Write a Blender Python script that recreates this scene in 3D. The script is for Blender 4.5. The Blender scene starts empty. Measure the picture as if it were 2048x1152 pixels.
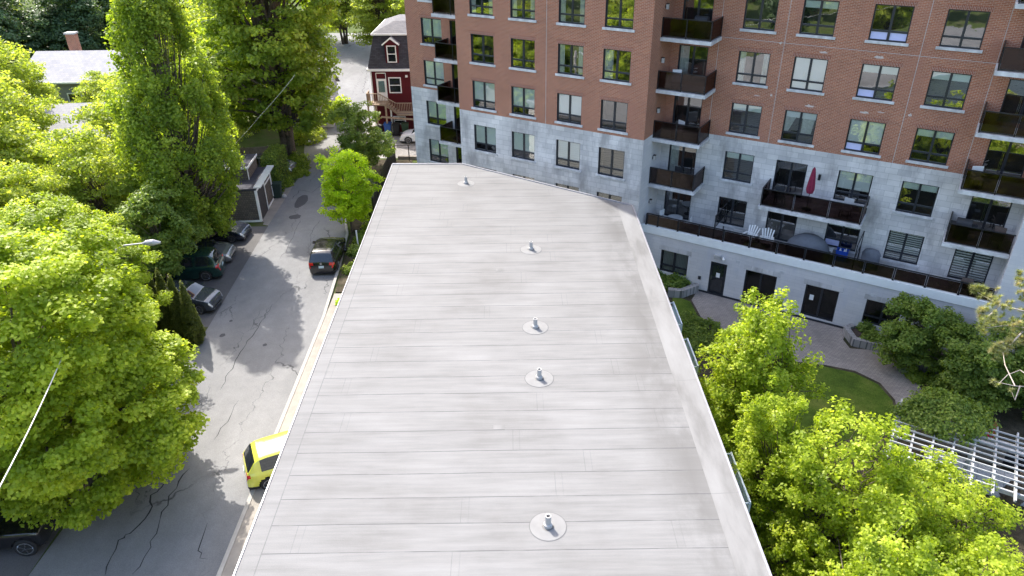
import bpy, math, random
import numpy as np
from mathutils import Vector, Matrix
R = math.radians
scene = bpy.context.scene
COL = scene.collection
# ------------------------------------------------------------------ camera
FPX, PITCH, ROLL, CZ = 1477.0, R(29.777), R(-0.8034), 22.4
cp, sp = math.cos(PITCH), math.sin(PITCH)
Fw = Vector((0, cp, -sp)); U0 = Vector((0, sp, cp)); R0 = Vector((1, 0, 0))
cr, sr = math.cos(ROLL), math.sin(ROLL)
Rt = cr * R0 + sr * U0; Up = -sr * R0 + cr * U0
cam_d = bpy.data.cameras.new("camera"); cam = bpy.data.objects.new("camera", cam_d); COL.objects.link(cam)
m = Matrix((Rt, Up, -Fw)).transposed().to_4x4(); m.translation = Vector((0, 0, CZ)); cam.matrix_world = m
cam_d.sensor_width = 36; cam_d.lens = FPX / 2048 * 36; cam_d.clip_end = 3000; cam_d.clip_start = 0.1
scene.camera = cam
# ------------------------------------------------------------------ light
SUN_EL, SUN_AZ = R(48.5), R(-32.5)          # azimuth from +Y, negative = to the left
w = bpy.data.worlds.new("World"); scene.world = w; w.use_nodes = True
nt = w.node_tree; sky = nt.nodes.new("ShaderNodeTexSky"); sky.sky_type = 'NISHITA'; sky.sun_disc = False
sky.sun_elevation = SUN_EL; sky.sun_rotation = SUN_AZ
sky.ozone_density = 0.2; sky.dust_density = 3.0; sky.air_density = 1.0
bg = nt.nodes["Background"]; bg.inputs[1].default_value = 0.15
nt.links.new(sky.outputs[0], bg.inputs[0])
sd = bpy.data.lights.new("sun", 'SUN'); sd.energy = 2.6; sd.angle = R(0.55); sd.color = (1, .95, .87)
so = bpy.data.objects.new("sun", sd); COL.objects.link(so)
sdir = Vector((math.sin(SUN_AZ) * math.cos(SUN_EL), math.cos(SUN_AZ) * math.cos(SUN_EL), math.sin(SUN_EL)))
so.rotation_euler = sdir.to_track_quat('Z', 'Y').to_euler(); so.location = sdir * 80
vs = scene.view_settings; vs.view_transform = 'Standard'; vs.look = 'None'; vs.exposure = 1.8; vs.gamma = 1
scene.cycles.max_bounces = 8; scene.cycles.transparent_max_bounces = 12
scene.cycles.sample_clamp_indirect = 6
# ------------------------------------------------------------------ helpers
def at(px, py, z=0.0):
    """ground-plan point seen at a pixel of the 2048 px picture, on the level z"""
    d = Fw + Rt * ((px - 1024) / FPX) - Up * ((py - 576) / FPX)
    t = (z - CZ) / d.z
    return Vector((d.x * t, d.y * t, z))
def tag(o, label=None, cat=None, group=None, kind=None):
    if label: o['label'] = label
    if cat: o['category'] = cat
    if group: o['group'] = group
    if kind: o['kind'] = kind
    return o
def empty(name, loc, rz=0, label=None, cat=None, group=None):
    o = bpy.data.objects.new(name, None); COL.objects.link(o); o.empty_display_size = .3
    o.location = loc; o.rotation_euler = (0, 0, rz)
    return tag(o, label, cat, group)
def copy_tree(o, parent=None):
    c = o.copy(); COL.objects.link(c); c.parent = parent
    for ch in list(o.children): copy_tree(ch, c)
    return c
class MB:
    def __init__(s): s.v = []; s.f = []; s.m = []; s.uv = []; s.mats = []
    def mi(s, mat):
        if mat not in s.mats: s.mats.append(mat)
        return s.mats.index(mat)
    def face(s, pts, mat, uv=None):
        i = len(s.v); s.v += [tuple(p) for p in pts]; s.f.append(tuple(range(i, i + len(pts)))); s.m.append(s.mi(mat))
        s.uv.append(uv if uv else [(p[0], p[1]) for p in pts]); return s
    def box(s, x0, x1, y0, y1, z0, z1, mat, skip=''):
        if x0 > x1: x0, x1 = x1, x0
        if y0 > y1: y0, y1 = y1, y0
        F = {'b': ((x0,y1,z0),(x1,y1,z0),(x1,y0,z0),(x0,y0,z0)), 't': ((x0,y0,z1),(x1,y0,z1),(x1,y1,z1),(x0,y1,z1)),
             'f': ((x0,y0,z0),(x1,y0,z0),(x1,y0,z1),(x0,y0,z1)), 'k': ((x1,y1,z0),(x0,y1,z0),(x0,y1,z1),(x1,y1,z1)),
             'l': ((x0,y1,z0),(x0,y0,z0),(x0,y0,z1),(x0,y1,z1)), 'r': ((x1,y0,z0),(x1,y1,z0),(x1,y1,z1),(x1,y0,z1))}
        for k, p in F.items():
            if k in skip: continue
            uv = [(q[0], q[1]) for q in p] if k in 'bt' else [(q[0], q[2]) for q in p] if k in 'fk' else [(q[1], q[2]) for q in p]
            s.face(p, mat, uv)
        return s
    def bar(s, a, b, w, h, mat):
        a = Vector(a); b = Vector(b); d = (b - a).normalized()
        u = Vector((0, 0, 1)) if abs(d.z) < .95 else Vector((1, 0, 0))
        x = d.cross(u).normalized() * w / 2; y = x.cross(d).normalized() * h / 2
        A = [a + x + y, a - x + y, a - x - y, a + x - y]; B = [p + (b - a) for p in A]
        L = (b - a).length
        for i in range(4):
            j = (i + 1) % 4; s.face([A[j], A[i], B[i], B[j]], mat, [(0, 0), (w, 0), (w, L), (0, L)])
        s.face(A, mat); s.face(B[::-1], mat); return s
    def tube(s, pts, rad, mat, n=8, cap=True):
        pts = [Vector(p) for p in pts]; rings = []
        if not isinstance(rad, (list, tuple)): rad = [rad] * len(pts)
        for i, p in enumerate(pts):
            d = (pts[min(i + 1, len(pts) - 1)] - pts[max(i - 1, 0)]).normalized()
            u = Vector((0, 0, 1)) if abs(d.z) < .9 else Vector((0, 1, 0))
            x = d.cross(u).normalized(); y = x.cross(d)
            rings.append([p + (x * math.cos(k * 2 * math.pi / n) + y * math.sin(k * 2 * math.pi / n)) * rad[i] for k in range(n)])
        L = 0
        for i in range(len(rings) - 1):
            L2 = L + (pts[i + 1] - pts[i]).length
            for k in range(n):
                j = (k + 1) % n
                s.face([rings[i][k], rings[i][j], rings[i + 1][j], rings[i + 1][k]], mat, [(k / n, L), ((k + 1) / n, L), ((k + 1) / n, L2), (k / n, L2)])
            L = L2
        if cap: s.face(rings[0][::-1], mat); s.face(rings[-1], mat)
        return s
    def lathe(s, c, prof, mat, n=16):
        c = Vector(c)
        R_ = [[c + Vector((r * math.cos(2 * math.pi * k / n), r * math.sin(2 * math.pi * k / n), z)) for k in range(n)] for r, z in prof]
        for i in range(len(R_) - 1):
            for k in range(n):
                j = (k + 1) % n; s.face([R_[i][k], R_[i][j], R_[i + 1][j], R_[i + 1][k]], mat)
        return s
    def prism(s, poly, z0, z1, mat, top=None):
        n = len(poly)
        a = sum(poly[i][0] * poly[(i + 1) % n][1] - poly[(i + 1) % n][0] * poly[i][1] for i in range(n))
        if a < 0: poly = poly[::-1]
        s.face([(p[0], p[1], z1) for p in poly], top or mat)
        L = 0
        for i in range(n):
            p, q = poly[i], poly[(i + 1) % n]; d = math.hypot(q[0] - p[0], q[1] - p[1])
            s.face([(p[0], p[1], z0), (q[0], q[1], z0), (q[0], q[1], z1), (p[0], p[1], z1)], mat, [(L, z0), (L + d, z0), (L + d, z1), (L, z1)]); L += d
        return s
    def build(s, name, parent=None, loc=None, smooth=False, merge=False):
        me = bpy.data.meshes.new(name); me.from_pydata(s.v, [], s.f)
        for mt in s.mats: me.materials.append(mt)
        me.polygons.foreach_set('material_index', s.m)
        uvl = me.uv_layers.new(name='UVMap'); flat = [c for f in s.uv for p in f for c in p]
        uvl.data.foreach_set('uv', flat)
        if smooth: me.polygons.foreach_set('use_smooth', [True] * len(s.f))
        me.update()
        if merge:
            import bmesh
            bm = bmesh.new(); bm.from_mesh(me); bmesh.ops.remove_doubles(bm, verts=bm.verts, dist=1e-4); bm.to_mesh(me); bm.free()
        o = bpy.data.objects.new(name, me); COL.objects.link(o); o.parent = parent
        if loc is not None: o.location = loc
        return o
def bevel(o, wdt, seg=2):
    b = o.modifiers.new('bevel', 'BEVEL'); b.width = wdt; b.segments = seg; b.limit_method = 'ANGLE'; return o
# ------------------------------------------------------------------ materials
def nmat(name):
    mt = bpy.data.materials.new(name); mt.use_nodes = True; t = mt.node_tree
    return mt, t, t.nodes, t.links, t.nodes['Principled BSDF']
def N(t, ty, **kw):
    n = t.nodes.new(ty)
    for k, v in kw.items(): setattr(n, k, v)
    return n
def ramp(t, src, stops):
    r = N(t, 'ShaderNodeValToRGB'); e = r.color_ramp.elements
    e[0].position, e[0].color = stops[0][0], (*stops[0][1], 1); e[1].position, e[1].color = stops[-1][0], (*stops[-1][1], 1)
    for p, c in stops[1:-1]: x = e.new(p); x.color = (*c, 1)
    t.links.new(src, r.inputs[0]); return r.outputs[0]
def noise(t, scale, detail=6, rough=.6, coord=None, vec_scale=None, dist=0):
    n = N(t, 'ShaderNodeTexNoise'); n.inputs['Scale'].default_value = scale; n.inputs['Detail'].default_value = detail
    n.inputs['Roughness'].default_value = rough; n.inputs['Distortion'].default_value = dist
    if coord is None:
        tc = N(t, 'ShaderNodeNewGeometry'); coord = tc.outputs['Position']
    if vec_scale:
        mp = N(t, 'ShaderNodeMapping'); mp.inputs['Scale'].default_value = vec_scale; t.links.new(coord, mp.inputs[0]); coord = mp.outputs[0]
    t.links.new(coord, n.inputs['Vector']); return n.outputs['Fac']
def mix(t, f, a, b, mode='MIX'):
    mx = N(t, 'ShaderNodeMix', data_type='RGBA', blend_type=mode)
    for sck, v in ((mx.inputs[0], f), (mx.inputs[6], a), (mx.inputs[7], b)):
        if hasattr(v, 'links') or hasattr(v, 'is_linked'): t.links.new(v, sck)
        elif isinstance(v, (int, float)): sck.default_value = v
        else: sck.default_value = (*v, 1)
    return mx.outputs[2]
def math_(t, op, a, b=None, c=None):
    n = N(t, 'ShaderNodeMath', operation=op)
    for i, v in enumerate((a, b, c)):
        if v is None: continue
        if isinstance(v, (int, float)): n.inputs[i].default_value = v
        else: t.links.new(v, n.inputs[i])
    return n.outputs[0]
def bump(t, h, strength, dist=.02):
    b = N(t, 'ShaderNodeBump'); b.inputs['Strength'].default_value = strength; b.inputs['Distance'].default_value = dist
    t.links.new(h, b.inputs['Height']); return b.outputs[0]
def plain(name, col, rough=.6, metal=0, var=.12, scale=6, bmp=0, coat=0, spec=.5, local=False):
    mt, t, nn, L, P = nmat(name)
    co = None
    if local: co = N(t, 'ShaderNodeTexCoord').outputs['Object']
    f = noise(t, scale, coord=co)
    a = tuple(c * (1 - var) for c in col); b = tuple(min(1, c * (1 + var)) for c in col)
    L.new(ramp(t, f, [(.3, a), (.7, b)]), P.inputs['Base Color'])
    P.inputs['Roughness'].default_value = rough; P.inputs['Metallic'].default_value = metal
    P.inputs['Coat Weight'].default_value = coat; P.inputs['Coat Roughness'].default_value = .05; P.inputs['Specular IOR Level'].default_value = spec
    if bmp: L.new(bump(t, noise(t, scale * 6, coord=co), bmp), P.inputs['Normal'])
    return mt
def brickmat(name, c1, c2, mortar, bw, bh, ms, rough=.9, stain=None, stainc=(.5, .5, .5), vert=False, bias=0, off=.5, freq=2, big=.5):
    mt, t, nn, L, P = nmat(name)
    uv = N(t, 'ShaderNodeUVMap').outputs[0]
    if vert:
        mp = N(t, 'ShaderNodeMapping'); mp.inputs['Rotation'].default_value = (0, 0, R(90)); L.new(uv, mp.inputs[0]); uv = mp.outputs[0]
    b = N(t, 'ShaderNodeTexBrick'); L.new(uv, b.inputs['Vector']); b.offset = off; b.offset_frequency = freq
    b.inputs['Color1'].default_value = (*c1, 1); b.inputs['Color2'].default_value = (*c2, 1); b.inputs['Mortar'].default_value = (*mortar, 1)
    b.inputs['Scale'].default_value = 1; b.inputs['Mortar Size'].default_value = ms; b.inputs['Mortar Smooth'].default_value = .1
    b.inputs['Brick Width'].default_value = bw; b.inputs['Row Height'].default_value = bh; b.inputs['Bias'].default_value = bias
    big_ = ramp(t, noise(t, .5, 5, coord=uv), [(.3, (1 - .25 * big,) * 3), (.7, (1 + .12 * big,) * 3)])
    c = mix(t, 1, b.outputs['Color'], big_, 'MULTIPLY')
    if stain:
        n = noise(t, stain, 8, .7, coord=uv, vec_scale=(1, .35, 1)); f = ramp(t, n, [(.50, (0, 0, 0)), (.66, (.85,) * 3)])
        c = mix(t, f, c, stainc)
    L.new(c, P.inputs['Base Color']); P.inputs['Roughness'].default_value = rough
    P.inputs['Specular IOR Level'].default_value = .25
    L.new(bump(t, b.outputs['Fac'], -.3, .01), P.inputs['Normal'])
    return mt
M = {}
M['brick'] = brickmat('red_brick', (.39, .142, .078), (.275, .095, .055), (.47, .34, .26), .215, .0715, .009, stain=.55, stainc=(.36, .17, .12))
M['brick_v'] = brickmat('soldier_brick', (.31, .11, .068), (.24, .085, .05), (.42, .31, .26), .20, .0715, .009, vert=True)
M['stone'] = brickmat('stone_block', (.66, .64, .63), (.52, .51, .51), (.36, .36, .36), .62, .31, .008, stain=.8, stainc=(.30, .29, .29), off=.37, freq=3, big=1)
M['block'] = brickmat('split_block', (.63, .61, .61), (.58, .565, .57), (.48, .475, .48), .80, .205, .006, stain=.6, stainc=(.50, .50, .54), big=.5)
M['paver'] = brickmat('brick_paver', (.33, .29, .26), (.26, .23, .21), (.16, .145, .135), .22, .11, .01, stain=.7, stainc=(.2, .17, .15), big=.7)
M['wallstone'] = brickmat('retaining_stone', (.34, .32, .31), (.26, .25, .24), (.12, .12, .12), .40, .15, .012)
M['shingle'] = brickmat('cedar_shingle', (.17, .145, .12), (.11, .095, .085), (.05, .045, .04), .18, .16, .01)
M['asph_shingle'] = brickmat('roof_shingle', (.17, .165, .17), (.12, .12, .13), (.08, .08, .085), .35, .14, .008)
M['asph_shingle_d'] = brickmat('dark_roof_shingle', (.07, .07, .085), (.045, .045, .055), (.03, .03, .035), .35, .14, .008)
M['clap_red'] = brickmat('red_clapboard', (.105, .012, .018), (.092, .011, .016), (.05, .008, .01), 30, .12, .012)
M['clap_grey'] = brickmat('grey_clapboard', (.26, .27, .29), (.24, .25, .27), (.12, .12, .13), 30, .14, .012)
M['clap_white'] = brickmat('white_clapboard', (.7, .7, .7), (.68, .68, .68), (.35, .35, .35), 30, .14, .012)
M['concrete'] = plain('concrete', (.42, .41, .40), .9, var=.2, scale=1.5, bmp=.1)
M['slab'] = plain('balcony_concrete', (.52, .52, .53), .9, var=.3, scale=2.5)
M['cap'] = plain('pale_cap', (.78, .80, .79), .6, var=.06, scale=2)
M['dark'] = plain('dark_frame', (.022, .025, .032), .35, var=.2)
M['steel'] = plain('black_metal', (.015, .016, .02), .4, .3, var=.2)
M['white'] = plain('white_paint', (.78, .78, .77), .5, var=.05)
M['whitep'] = plain('white_plastic', (.8, .8, .78), .4, var=.04)
M['mutedwhite'] = plain('weathered_white_wood', (.40, .41, .42), .8, var=.15, scale=3)
M['blueish'] = plain('pale_rail_paint', (.55, .62, .70), .5, var=.06)
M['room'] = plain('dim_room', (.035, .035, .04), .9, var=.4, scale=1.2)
M['blind'] = plain('roller_blind', (.80, .86, .83), .8, var=.05, scale=1)
M['blindw'] = plain('white_blind', (.93, .94, .95), .8, var=.04, scale=1)
M['curtain'] = plain('sheer_curtain', (.66, .68, .66), .9, var=.2, scale=9)
M['film'] = plain('lavender_film', (.50, .52, .78), .5, var=.04)
M['wood'] = plain('weathered_wood', (.28, .21, .15), .85, var=.25, scale=5)
M['woodd'] = plain('dark_garage_door', (.045, .04, .042), .7, var=.2, scale=4)
M['bark'] = plain('bark', (.11, .085, .065), .95, var=.45, scale=7, bmp=.6)
M['barkp'] = plain('pine_bark', (.24, .19, .155), .95, var=.45, scale=9, bmp=.8)
M['twig'] = plain('pale_dead_twig', (.45, .38, .33), .9, var=.2)
M['mulch'] = plain('mulch', (.055, .038, .03), 1, var=.55, scale=9, bmp=.5)
M['rubber'] = plain('rubber', (.012, .012, .013), .8)
M['chrome'] = plain('alloy', (.55, .56, .58), .25, .9, var=.05)
M['red_l'] = plain('tail_lamp_red', (.55, .012, .012), .2, var=.1, coat=1)
M['lampg'] = plain('headlamp', (.6, .63, .66), .1, .3, var=.1, coat=1)
M['binblue'] = plain('blue_bin', (.02, .09, .33), .45); M['binblack'] = plain('black_bin', (.018, .02, .022), .5)
M['bingreen'] = plain('green_bin', (.03, .065, .035), .5); M['bindark'] = plain('dark_green_bin', (.015, .035, .028), .5)
M['maroon'] = plain('maroon_canvas', (.20, .012, .045), .85, var=.2, scale=9)
M['grill'] = plain('grey_cover', (.13, .14, .165), .8, var=.15, scale=4, bmp=.4)
M['black_cover'] = plain('black_cover', (.025, .027, .032), .7, var=.2, scale=5, bmp=.3)
M['recyc'] = plain('blue_tub', (.01, .07, .42), .4)
M['brown'] = plain('brown_wicker', (.12, .09, .075), .8, var=.3, scale=20)
M['hedge_core'] = plain('hedge_core', (.02, .035, .012), 1)
def glass(name, tint, gloss, rough=0.01, gcol=(1, 1, 1), fm=1.2):
    mt, t, nn, L, P = nmat(name); nn.remove(P)
    out = nn['Material Output']; tr = N(t, 'ShaderNodeBsdfTransparent'); tr.inputs[0].default_value = (*tint, 1)
    gl = N(t, 'ShaderNodeBsdfGlossy'); gl.inputs['Roughness'].default_value = rough; gl.inputs[0].default_value = (*gcol, 1)
    fr = N(t, 'ShaderNodeFresnel'); fr.inputs[0].default_value = 1.5
    b = noise(t, 1.1, 2); L.new(bump(t, b, .06, .05), gl.inputs['Normal'])
    f = math_(t, 'MULTIPLY_ADD', fr.outputs[0], fm, gloss); f = math_(t, 'MINIMUM', f, 1.0)
    mx = N(t, 'ShaderNodeMixShader'); L.new(f, mx.inputs[0]); L.new(tr.outputs[0], mx.inputs[1]); L.new(gl.outputs[0], mx.inputs[2])
    L.new(mx.outputs[0], out.inputs[0]); return mt
M['glass'] = glass('window_glass', (.86, .90, .88), .24)
M['glass_dark'] = glass('entrance_glass', (.5, .52, .52), .02, fm=.6)
M['tint'] = glass('bronze_glass', (.27, .215, .205), .03, .06, (.85, .74, .70), .55)
M['clear'] = glass('screen_glass', (.72, .80, .78), .05, .05)
def carpaint(name, col, rough=.25, metal=0.3):
    mt, t, nn, L, P = nmat(name)
    P.inputs['Base Color'].default_value = (*col, 1); P.inputs['Roughness'].default_value = rough; P.inputs['Metallic'].default_value = metal
    P.inputs['Coat Weight'].default_value = 1; P.inputs['Coat Roughness'].default_value = .03
    f = noise(t, 3); L.new(ramp(t, f, [(.3, tuple(c * .92 for c in col)), (.7, tuple(min(1, c * 1.06) for c in col))]), P.inputs['Base Color'])
    return mt
M['carglass'] = plain('car_glass', (.012, .016, .02), .04, 0, var=.1, spec=1)
def leafmat(name, cols, trans=.45, gloss=.25):
    mt, t, nn, L, P = nmat(name)
    at_ = N(t, 'ShaderNodeAttribute'); at_.attribute_name = 'v'
    c = ramp(t, at_.outputs['Fac'], [(i / (len(cols) - 1), k) for i, k in enumerate(cols)])
    L.new(c, P.inputs['Base Color']); P.inputs['Roughness'].default_value = .45; P.inputs['Specular IOR Level'].default_value = gloss
    tl = N(t, 'ShaderNodeBsdfTranslucent'); hs = mix(t, 1, c, (1.7, 1.7, .55), 'MULTIPLY'); L.new(hs, tl.inputs[0])
    mx = N(t, 'ShaderNodeMixShader'); mx.inputs[0].default_value = trans
    L.new(P.outputs[0], mx.inputs[1]); L.new(tl.outputs[0], mx.inputs[2]); L.new(mx.outputs[0], nn['Material Output'].inputs[0])
    return mt
M['leaf_maple'] = leafmat('maple_leaf', [(.14, .20, .016), (.29, .37, .03), (.56, .61, .09)], .52)
M['leaf_mid'] = leafmat('mid_leaf', [(.115, .175, .025), (.21, .285, .04), (.42, .49, .085)], .55)
M['leaf_dark'] = leafmat('dark_leaf', [(.09, .15, .03), (.16, .23, .045), (.28, .35, .07)], .45)
M['leaf_lime'] = leafmat('lime_leaf', [(.24, .34, .015), (.38, .50, .02), (.55, .66, .03)], .55)
M['leaf_far'] = leafmat('far_leaf', [(.055, .10, .05), (.085, .14, .065), (.13, .20, .08)], .35)
M['leaf_grey'] = leafmat('variegated_leaf', [(.16, .22, .10), (.24, .30, .16), (.40, .46, .30)], .3)
M['leaf_cedar'] = leafmat('cedar_spray', [(.06, .08, .018), (.10, .125, .025), (.17, .19, .04)], .3)
M['leaf_olive'] = leafmat('olive_leaf', [(.15, .21, .04), (.28, .345, .06), (.54, .57, .16)], .55)
M['needle'] = leafmat('pine_needle', [(.16, .20, .06), (.30, .32, .14), (.45, .38, .24)], .35)
# roof membrane
def roofmat():
    mt, t, nn, L, P = nmat('roof_membrane')
    uv = N(t, 'ShaderNodeUVMap').outputs[0]; sx = N(t, 'ShaderNodeSeparateXYZ'); L.new(uv, sx.inputs[0]); x, y = sx.outputs[0], sx.outputs[1]
    wob = math_(t, 'MULTIPLY_ADD', noise(t, .35, 2, coord=uv), .05, -.025)
    y2 = math_(t, 'ADD', y, wob)
    q = math_(t, 'DIVIDE', math_(t, 'SUBTRACT', y2, 12.61), .90)
    row = math_(t, 'FLOOR', q); fr = math_(t, 'FRACT', q)
    seam = math_(t, 'LESS_THAN', fr, .032)
    wn = N(t, 'ShaderNodeTexWhiteNoise', noise_dimensions='1D'); L.new(row, wn.inputs['W'])
    # end laps: one every ~7.6 m, shifted per row
    xo = math_(t, 'MULTIPLY_ADD', wn.outputs['Value'], 9.6, x)
    fx = math_(t, 'FRACT', math_(t, 'DIVIDE', xo, 9.6)); lap = math_(t, 'LESS_THAN', fx, .0016)
    lap2 = math_(t, 'MULTIPLY', math_(t, 'GREATER_THAN', fx, .020), math_(t, 'LESS_THAN', fx, .0225))
    # field only: left of the border strips
    infield = math_(t, 'GREATER_THAN', x, -6.28)
    seam = math_(t, 'MULTIPLY', seam, infield)
    edge = math_(t, 'MULTIPLY', math_(t, 'GREATER_THAN', x, -6.30), math_(t, 'LESS_THAN', x, -6.275))
    lap = math_(t, 'MULTIPLY', .55, math_(t, 'MAXIMUM', lap, math_(t, 'MULTIPLY', math_(t, 'MULTIPLY', lap2, .4), infield)))
    brk = ramp(t, noise(t, 1.3, 3, coord=uv), [(.34, (.45,) * 3), (.52, (1,) * 3)])
    lines = math_(t, 'MAXIMUM', seam, math_(t, 'MAXIMUM', lap, math_(t, 'MULTIPLY', edge, .7)))
    lines = math_(t, 'MULTIPLY', lines, brk)
    streak = noise(t, 1.0, 7, .62, coord=uv, vec_scale=(.34, 2.6, 1)); patch = noise(t, .32, 5, .6, coord=uv); grain = noise(t, 55, 2, .5, coord=uv)
    fine = noise(t, 1.0, 5, .6, coord=uv, vec_scale=(.5, 9, 1))
    c = ramp(t, streak, [(.25, (.148, .147, .145)), (.50, (.177, .176, .175)), (.75, (.199, .199, .199))])
    c = mix(t, 1, c, ramp(t, patch, [(.3, (.86, .85, .84)), (.5, (.98, .98, .98)), (.7, (1.07, 1.07, 1.07))]), 'MULTIPLY')
    c = mix(t, 1, c, ramp(t, fine, [(.35, (.92,) * 3), (.65, (1.05,) * 3)]), 'MULTIPLY')
    c = mix(t, 1, c, ramp(t, grain, [(.3, (.88,) * 3), (.7, (1.1,) * 3)]), 'MULTIPLY')
    # row to row tone
    rt = math_(t, 'MULTIPLY_ADD', wn.outputs['Value'], .035, .985); cc = N(t, 'ShaderNodeCombineColor'); [L.new(rt, cc.inputs[i]) for i in range(3)]
    c = mix(t, 1, c, cc.outputs[0], 'MULTIPLY')
    # dirt collecting beside the right-hand upstand (ponding)
    band = math_(t, 'MULTIPLY', math_(t, 'SUBTRACT', 1, math_(t, 'MINIMUM', math_(t, 'MULTIPLY', math_(t, 'ABSOLUTE', math_(t, 'SUBTRACT', x, 4.9)), .8), 1)), ramp(t, noise(t, .5, 6, .65, coord=uv, vec_scale=(1.2, .6, 1)), [(.38, (0,) * 3), (.56, (1,) * 3)]))
    c = mix(t, math_(t, 'MULTIPLY', band, .8), c, (.11, .107, .104))
    band2 = ramp(t, noise(t, .22, 4, .6, coord=uv, vec_scale=(.7, 1, 1)), [(.60, (0,) * 3), (.72, (1,) * 3)])
    c = mix(t, math_(t, 'MULTIPLY', band2, .4), c, (.135, .132, .13))
    c = mix(t, math_(t, 'MULTIPLY', lines, .75), c, (.07, .07, .075))
    L.new(c, P.inputs['Base Color']); P.inputs['Roughness'].default_value = .85; P.inputs['Specular IOR Level'].default_value = .3
    L.new(bump(t, math_(t, 'ADD', math_(t, 'MULTIPLY', seam, -1), grain), .25, .01), P.inputs['Normal'])
    return mt
M['roof'] = roofmat()
def capmat():
    mt, t, nn, L, P = nmat('upstand_membrane')
    uv = N(t, 'ShaderNodeUVMap').outputs[0]; sx = N(t, 'ShaderNodeSeparateXYZ'); L.new(uv, sx.inputs[0])
    fx = math_(t, 'FRACT', math_(t, 'DIVIDE', math_(t, 'ADD', sx.outputs[1], .6), 5.0)); s_ = math_(t, 'LESS_THAN', fx, .006)
    n = noise(t, .6, 6, .6, coord=uv, vec_scale=(2.2, .5, 1)); g = noise(t, 50, 2, coord=uv)
    c = ramp(t, n, [(.36, (.118, .116, .114)), (.5, (.160, .159, .158)), (.66, (.188, .188, .188))])
    c = mix(t, 1, c, ramp(t, g, [(.3, (.93,) * 3), (.7, (1.06,) * 3)]), 'MULTIPLY')
    c = mix(t, math_(t, 'MULTIPLY', s_, .7), c, (.12, .12, .12))
    L.new(c, P.inputs['Base Color']); P.inputs['Roughness'].default_value = .8; return mt
M['upstand'] = capmat()
def asphalt(name, base, cracks=True):
    mt, t, nn, L, P = nmat(name)
    g = N(t, 'ShaderNodeNewGeometry').outputs['Position']
    n1 = noise(t, .35, 6, .6, g, (1, .4, 1)); n2 = noise(t, 40, 2, .5, g); n3 = noise(t, 1.6, 5, .6, g)
    c = ramp(t, n1, [(.3, tuple(b * .8 for b in base)), (.7, tuple(b * 1.15 for b in base))])
    c = mix(t, 1, c, ramp(t, n2, [(.25, (.75,) * 3), (.75, (1.22,) * 3)]), 'MULTIPLY')
    c = mix(t, 1, c, ramp(t, n3, [(.3, (.92,) * 3), (.7, (1.06,) * 3)]), 'MULTIPLY')
    if cracks:
        mp = N(t, 'ShaderNodeMapping'); mp.inputs['Scale'].default_value = (.42, .085, 1); mp.inputs['Rotation'].default_value = (0, 0, R(4))
        d = N(t, 'ShaderNodeTexNoise'); d.inputs['Scale'].default_value = 1.1; d.inputs['Detail'].default_value = 6; L.new(g, d.inputs['Vector'])
        ad = N(t, 'ShaderNodeVectorMath', operation='MULTIPLY_ADD'); L.new(d.outputs['Color'], ad.inputs[0]); ad.inputs[1].default_value = (1.5, 1.5, 0); L.new(g, ad.inputs[2])
        L.new(ad.outputs[0], mp.inputs[0])
        vo = N(t, 'ShaderNodeTexVoronoi', feature='DISTANCE_TO_EDGE'); vo.inputs['Scale'].default_value = 1; L.new(mp.outputs[0], vo.inputs['Vector'])
        f = ramp(t, vo.outputs['Distance'], [(.0, (1,) * 3), (.009, (0,) * 3)])
        gate = ramp(t, noise(t, .22, 3, .5, g), [(.44, (0,) * 3), (.56, (1,) * 3)])
        c = mix(t, math_(t, 'MULTIPLY', math_(t, 'MULTIPLY', f, gate), .8), c, (.018, .018, .02))
        vo2 = N(t, 'ShaderNodeTexVoronoi', feature='F1'); vo2.inputs['Scale'].default_value = .11; L.new(g, vo2.inputs['Vector'])
        c = mix(t, math_(t, 'MULTIPLY', math_(t, 'LESS_THAN', vo2.outputs['Distance'], .10), .45), c, tuple(b * .45 for b in base))
    L.new(c, P.inputs['Base Color']); P.inputs['Roughness'].default_value = .9; P.inputs['Specular IOR Level'].default_value = .3
    L.new(bump(t, n2, .3, .01), P.inputs['Normal']); return mt
M['road'] = asphalt('road_asphalt', (.19, .19, .192)); M['drive'] = asphalt('driveway_asphalt', (.11, .105, .105), False)
M['lot'] = asphalt('lot_asphalt', (.27, .26, .25), True); M['walk'] = plain('walk_concrete', (.26, .235, .205), .9, var=.18, scale=1.3, bmp=.15)
M['kerb'] = plain('kerb_concrete', (.33, .315, .29), .9, var=.15, scale=2)
def groundmat(name, c1, c2, c3, sc=.5):
    mt, t, nn, L, P = nmat(name); g = N(t, 'ShaderNodeNewGeometry').outputs['Position']
    c = ramp(t, noise(t, sc, 8, .65, g), [(.35, c1), (.5, c2), (.68, c3)])
    c = mix(t, 1, c, ramp(t, noise(t, 22, 3, .6, g), [(.3, (.65,) * 3), (.7, (1.3,) * 3)]), 'MULTIPLY')
    L.new(c, P.inputs['Base Color']); P.inputs['Roughness'].default_value = 1; P.inputs['Specular IOR Level'].default_value = .1
    L.new(bump(t, noise(t, 30, 3, .6, g), .6, .04), P.inputs['Normal']); return mt
M['ground'] = groundmat('ground_soil_grass', (.05, .065, .02), (.07, .10, .025), (.10, .085, .055))
M['lawn'] = groundmat('lawn', (.05, .085, .014), (.08, .125, .018), (.14, .165, .035), .7)
M['bed'] = groundmat('planting_bed', (.035, .04, .02), (.06, .05, .035), (.10, .085, .06), 1.2)
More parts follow.
